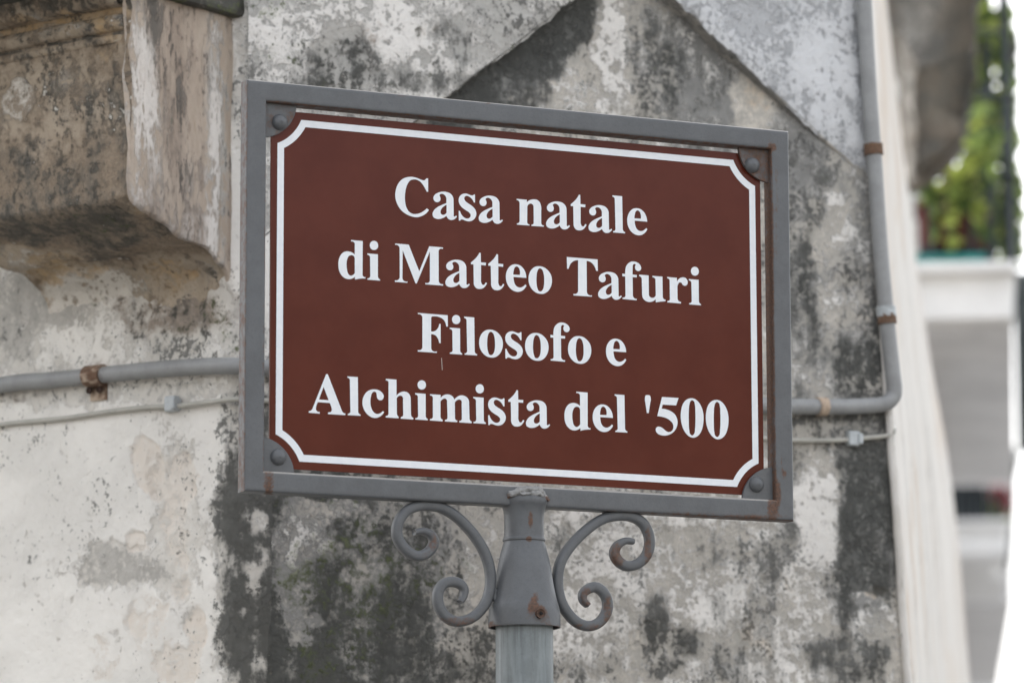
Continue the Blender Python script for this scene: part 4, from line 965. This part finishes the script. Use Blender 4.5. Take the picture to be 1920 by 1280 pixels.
# foliage
def leaves(name, parent, fn, n, size, mats, label=None, cat=None, kind=None):
    for mi, mat in enumerate(mats):
        V, Fc = [], []
        for _ in range(n//len(mats)):
            c = fn()
            if c is None: continue
            s_ = size*random.uniform(.6, 1.3)
            ax = Vector((random.gauss(0, 1), random.gauss(0, 1), random.gauss(0, .7))).normalized()
            bx_ = ax.orthogonal().normalized(); bx_.rotate(Matrix.Rotation(random.uniform(0, 6.28), 3, ax))
            ax = np.array(ax)*s_; bb = np.array(bx_)*s_*.55; nn_ = np.cross(ax, bb); nn_ = nn_/np.linalg.norm(nn_)*s_*.12
            k_ = len(V)
            V += [c-ax, c-ax*.2+bb, c+ax, c-ax*.2-bb, c+nn_]
            Fc += [(k_, k_+1, k_+4), (k_+1, k_+2, k_+4), (k_+2, k_+3, k_+4), (k_+3, k_, k_+4)]
        o = mesh_obj(name, V, Fc, mat, parent); o['kind'] = 'stuff'
def clump_fn(clumps, depth):
    tot = [c[4] for c in clumps]
    def fn():
        x, y, rx, ry, w_ = random.choices(clumps, weights=tot)[0]
        a = random.uniform(0, 6.28); r_ = math.sqrt(random.random())
        return P(x+rx*r_*math.cos(a), y+ry*r_*math.sin(a), depth+random.uniform(0, 1)**1.5*.7)
    return fn
def vine(px, py, label, clumps, n, d, size=.032, stem=True, mats=None):
    a = P(px, py, d); o = empty('climbing_plant', tuple(a), label, 'plant', 'climbing plants on the balcony')
    leaves('foliage', o, clump_fn(clumps, d), n, size, mats or LEAFS)
    if stem:
        st = smooth_path([a, P(px+4, py-120, d+.1), P(px-3, py-260, d+.1), P(px+5, py-420, d+.1)], 6)
        V, Fc = sweep(st, circle(.01, 6)); mesh_obj('stem', V, Fc, simple('vine_stem', (.08, .06, .04), .9), o, True)
    return o
vine(1770, 400, 'green climbing plant spilling over the red planters on the balcony', [(1762, 370, 26, 22, 2.2), (1800, 345, 34, 34, 2.2), (1832, 310, 30, 60, 2.4), (1752, 415, 8, 40, .8), (1742, 360, 16, 18, 1.2), (1800, 385, 30, 12, 1), (1786, 430, 6, 40, .6), (1838, 420, 10, 46, .9), (1848, 250, 24, 60, 1.6)], 480, D1-.05)
vine(1840, 440, 'tall yellow green vine climbing the trellis post beside the sky', [(1835, 40, 30, 40, 3), (1825, 110, 24, 60, 3), (1845, 190, 22, 70, 2.2), (1850, 280, 24, 70, 3), (1865, 60, 16, 40, 1), (1860, 330, 26, 50, 2), (1870, 420, 14, 40, .8), (1820, 20, 20, 30, 1.5), (1868, 150, 10, 60, .8)], 520, D1+.25)
vine(1900, 480, 'darker vine column on the outer trellis post at the edge of the sky', [(1893, 120, 9, 110, 2), (1896, 260, 10, 90, 2.4), (1902, 380, 14, 80, 2.5), (1890, 420, 16, 60, 1.5), (1905, 460, 10, 40, 1)], 400, D1+.3, mats=LEAFS[1:]+LEAFS[1:2])

# weathered stone bracket beyond the white house, with a rolled end
DST = plaster('bracket_stone', dark=(.15, .13, .105), light=(.26, .23, .19), lime=(.55, .53, .49), brown=(.085, .07, .055))
bp = [(1640, -260), (1842, -260), (1838, -60), (1834, 40), (1832, 150), (1826, 215), (1812, 268), (1792, 300), (1768, 320), (1748, 345), (1730, 352), (1718, 335), (1716, 300), (1708, 262), (1712, 215), (1714, 160), (1708, 110), (1696, 70), (1680, 40), (1640, 0)]
b2 = smooth_path([P(x, y, 10.0) for x, y in bp], 5, closed=True)
c2_ = b2.mean(0); n_ = len(b2); V = []; lay = [(0, .90), (.03, .97), (.08, 1), (.25, 1.02), (.42, 1), (.47, .97), (.5, .9)]
for dz, sc_ in lay: V += [c2_+(q-c2_)*sc_+fwd*dz for q in b2]
V = np.array(V); V = V+fbm(V, 9, 4, .6, 3)[:, None]*fwd*.05+fbm(V, 14, 4, .6, 4)[:, None]*right*.018
Fc = [list(f) for f in grid_faces(len(lay), n_, wrap=True)]+[list(range(n_))[::-1], [(len(lay)-1)*n_+i for i in range(n_)]]
at = wall_attrs(V, {'mould': (.45, [(1800, 120, 40, 120, .7), (1730, 60, 30, 60, .4)]), 'lime': (.2, [(1700, 120, 12, 90, .8), (1716, 300, 12, 40, .7), (1690, 60, 30, 20, .6)]), 'brown': (.5, []), 'ochre': (.2, []), 'moss': (.2, []), 'grey': (.3, [])}, seed=90)  # lime blobs paint the bright highlights down the bracket's left edge
mesh_obj('carved_bracket', V, Fc, DST, house, True, at, 'dark weathered stone bracket jutting out past the wall')
# second, farther balcony house
D2 = 24.0
fh = empty('far_house', (*P(1760, 900, D2)[:2], 0), 'farther grey house with a dark balcony window and red flowers, low on the right', 'house')
V, Fc = sbox(1700, 1812, 880, 2700, D2, 12, 1.0); mesh_obj('wall', V, Fc, GREYW, fh)
V, Fc = sbox(1786, 1892, 982, 1042, D2, 2.4, 1.0); bevel(mesh_obj('balcony_slab', V, Fc, BALW, fh), .02)
V, Fc = sbox(1780, 1898, 974, 986, D2-.05, 2.5, 1.0); bevel(mesh_obj('slab_lip', V, Fc, BALW, fh), .02)
V, Fc = sbox(1780, 1852, 908, 978, D2+.12, .1, .6); mesh_obj('window', V, Fc, DARKB, fh)
V, Fc = sbox(1760, 1904, 880, 912, D2+.8, 4, 1.0); mesh_obj('upper_slab', V, Fc, GREYW, fh)
for x in np.linspace(1792, 1884, 8):
    a = P(x, 978, D2+.05); V, Fc = sweep([a, a+ZUP*.2], circle(.012, 6)); mesh_obj('railing_bar', V, Fc, IRON, fh, True)
# lower part of the far row: bays stepping back under the eaves line
for i, (x0, x1, y0, y1, d) in enumerate([(1780, 1899, 1040, 1130, 27), (1780, 1887, 1120, 1200, 31), (1780, 1872, 1190, 1300, 36)]):
    V, Fc = sbox(x0, x1, y0, y1, d, 4, 1.0); mesh_obj('lower_bay', V, Fc, GREYW, fh)
V, Fc = sbox(1856, 1882, 1012, 1085, D2+.3, .2, .0); bevel(mesh_obj('shutter', V, Fc, BALW, fh), .01)
ev = [P(1912, 840, D2+1), P(1900, 900, D2+2.2), P(1897, 1020, 26), P(1893, 1060, 27), P(1883, 1070, 28), P(1878, 1140, 30), P(1868, 1160, 32), P(1862, 1240, 36), P(1846, 1250, 37), P(1842, 1330, 40)]
V, Fc = sweep(np.array(ev), circle(.022, 8)); mesh_obj('gutter', V, Fc, IRON, fh, True)
fo = empty('potted_flowers', tuple(P(1876, 978, D2+.1)), 'red flowers with green leaves on the farther balcony', 'flowers')
leaves('foliage', fo, clump_fn([(1868, 960, 14, 22, 2), (1878, 985, 14, 14, 1)], D2+.1), 160, .05, LEAFS[:2])
leaves('petals', fo, clump_fn([(1880, 940, 14, 16, 1), (1870, 930, 8, 10, .4)], D2+.1), 130, .045, [FLOW])

# unseen low house behind the camera, added to shape the sign film's reflection
_a = math.radians(156); od = np.array([math.sin(_a), math.cos(_a), 0.0])
oh_c = od*14.0
oh = empty('unseen_facing_house', tuple(oh_c), 'unseen low house, added across the street to be mirrored in the brown sign', 'house')
hy = -od; hx = np.cross(hy, ZUP)
FACADE = simple('facing_plaster', (.42, .39, .34), .9, .12, 3)
V, Fc = box(oh_c-hx*9-hy*5, hx*18, hy*5, ZUP*4.6); mesh_obj('wall', V, Fc, FACADE, oh)
V, Fc = box(oh_c-hx*9.2-hy*5.2+ZUP*4.6, hx*18.4, hy*5.5, ZUP*.3); mesh_obj('cornice', V, Fc, FACADE, oh)
for x in (-5.5, 0, 5.5):
    V, Fc = box(oh_c+hx*(x-.5)+ZUP*.02, hx*1.0, hy*.03, ZUP*2.3); mesh_obj('door' if x == 0 else 'shutter', V, Fc, simple('green_shutter', (.05, .08, .06), .6), oh)

# unseen house across the side street, added to cut the open sky at left
sh_c = VC+nL*7.8-hL*3
sh = empty('unseen_side_house', tuple(sh_c), 'unseen plain house added across the side street to block the open sky there', 'house')
V, Fc = box(sh_c-hL*9, hL*11, nL*5, ZUP*6.0); mesh_obj('wall', V, Fc, FACADE, sh)
V, Fc = box(sh_c-hL*9.2-nL*.25+ZUP*6.0, hL*11.4, nL*5.4, ZUP*.3); mesh_obj('cornice', V, Fc, FACADE, sh)
SHUT = simple('brown_shutter', (.09, .05, .03), .6)
for x in (-7, -3.5, 0):
    V, Fc = box(sh_c+hL*(x-.5)-nL*.03+ZUP*1.0, hL*1.0, nL*.03, ZUP*1.4); mesh_obj('shutter', V, Fc, SHUT, sh)
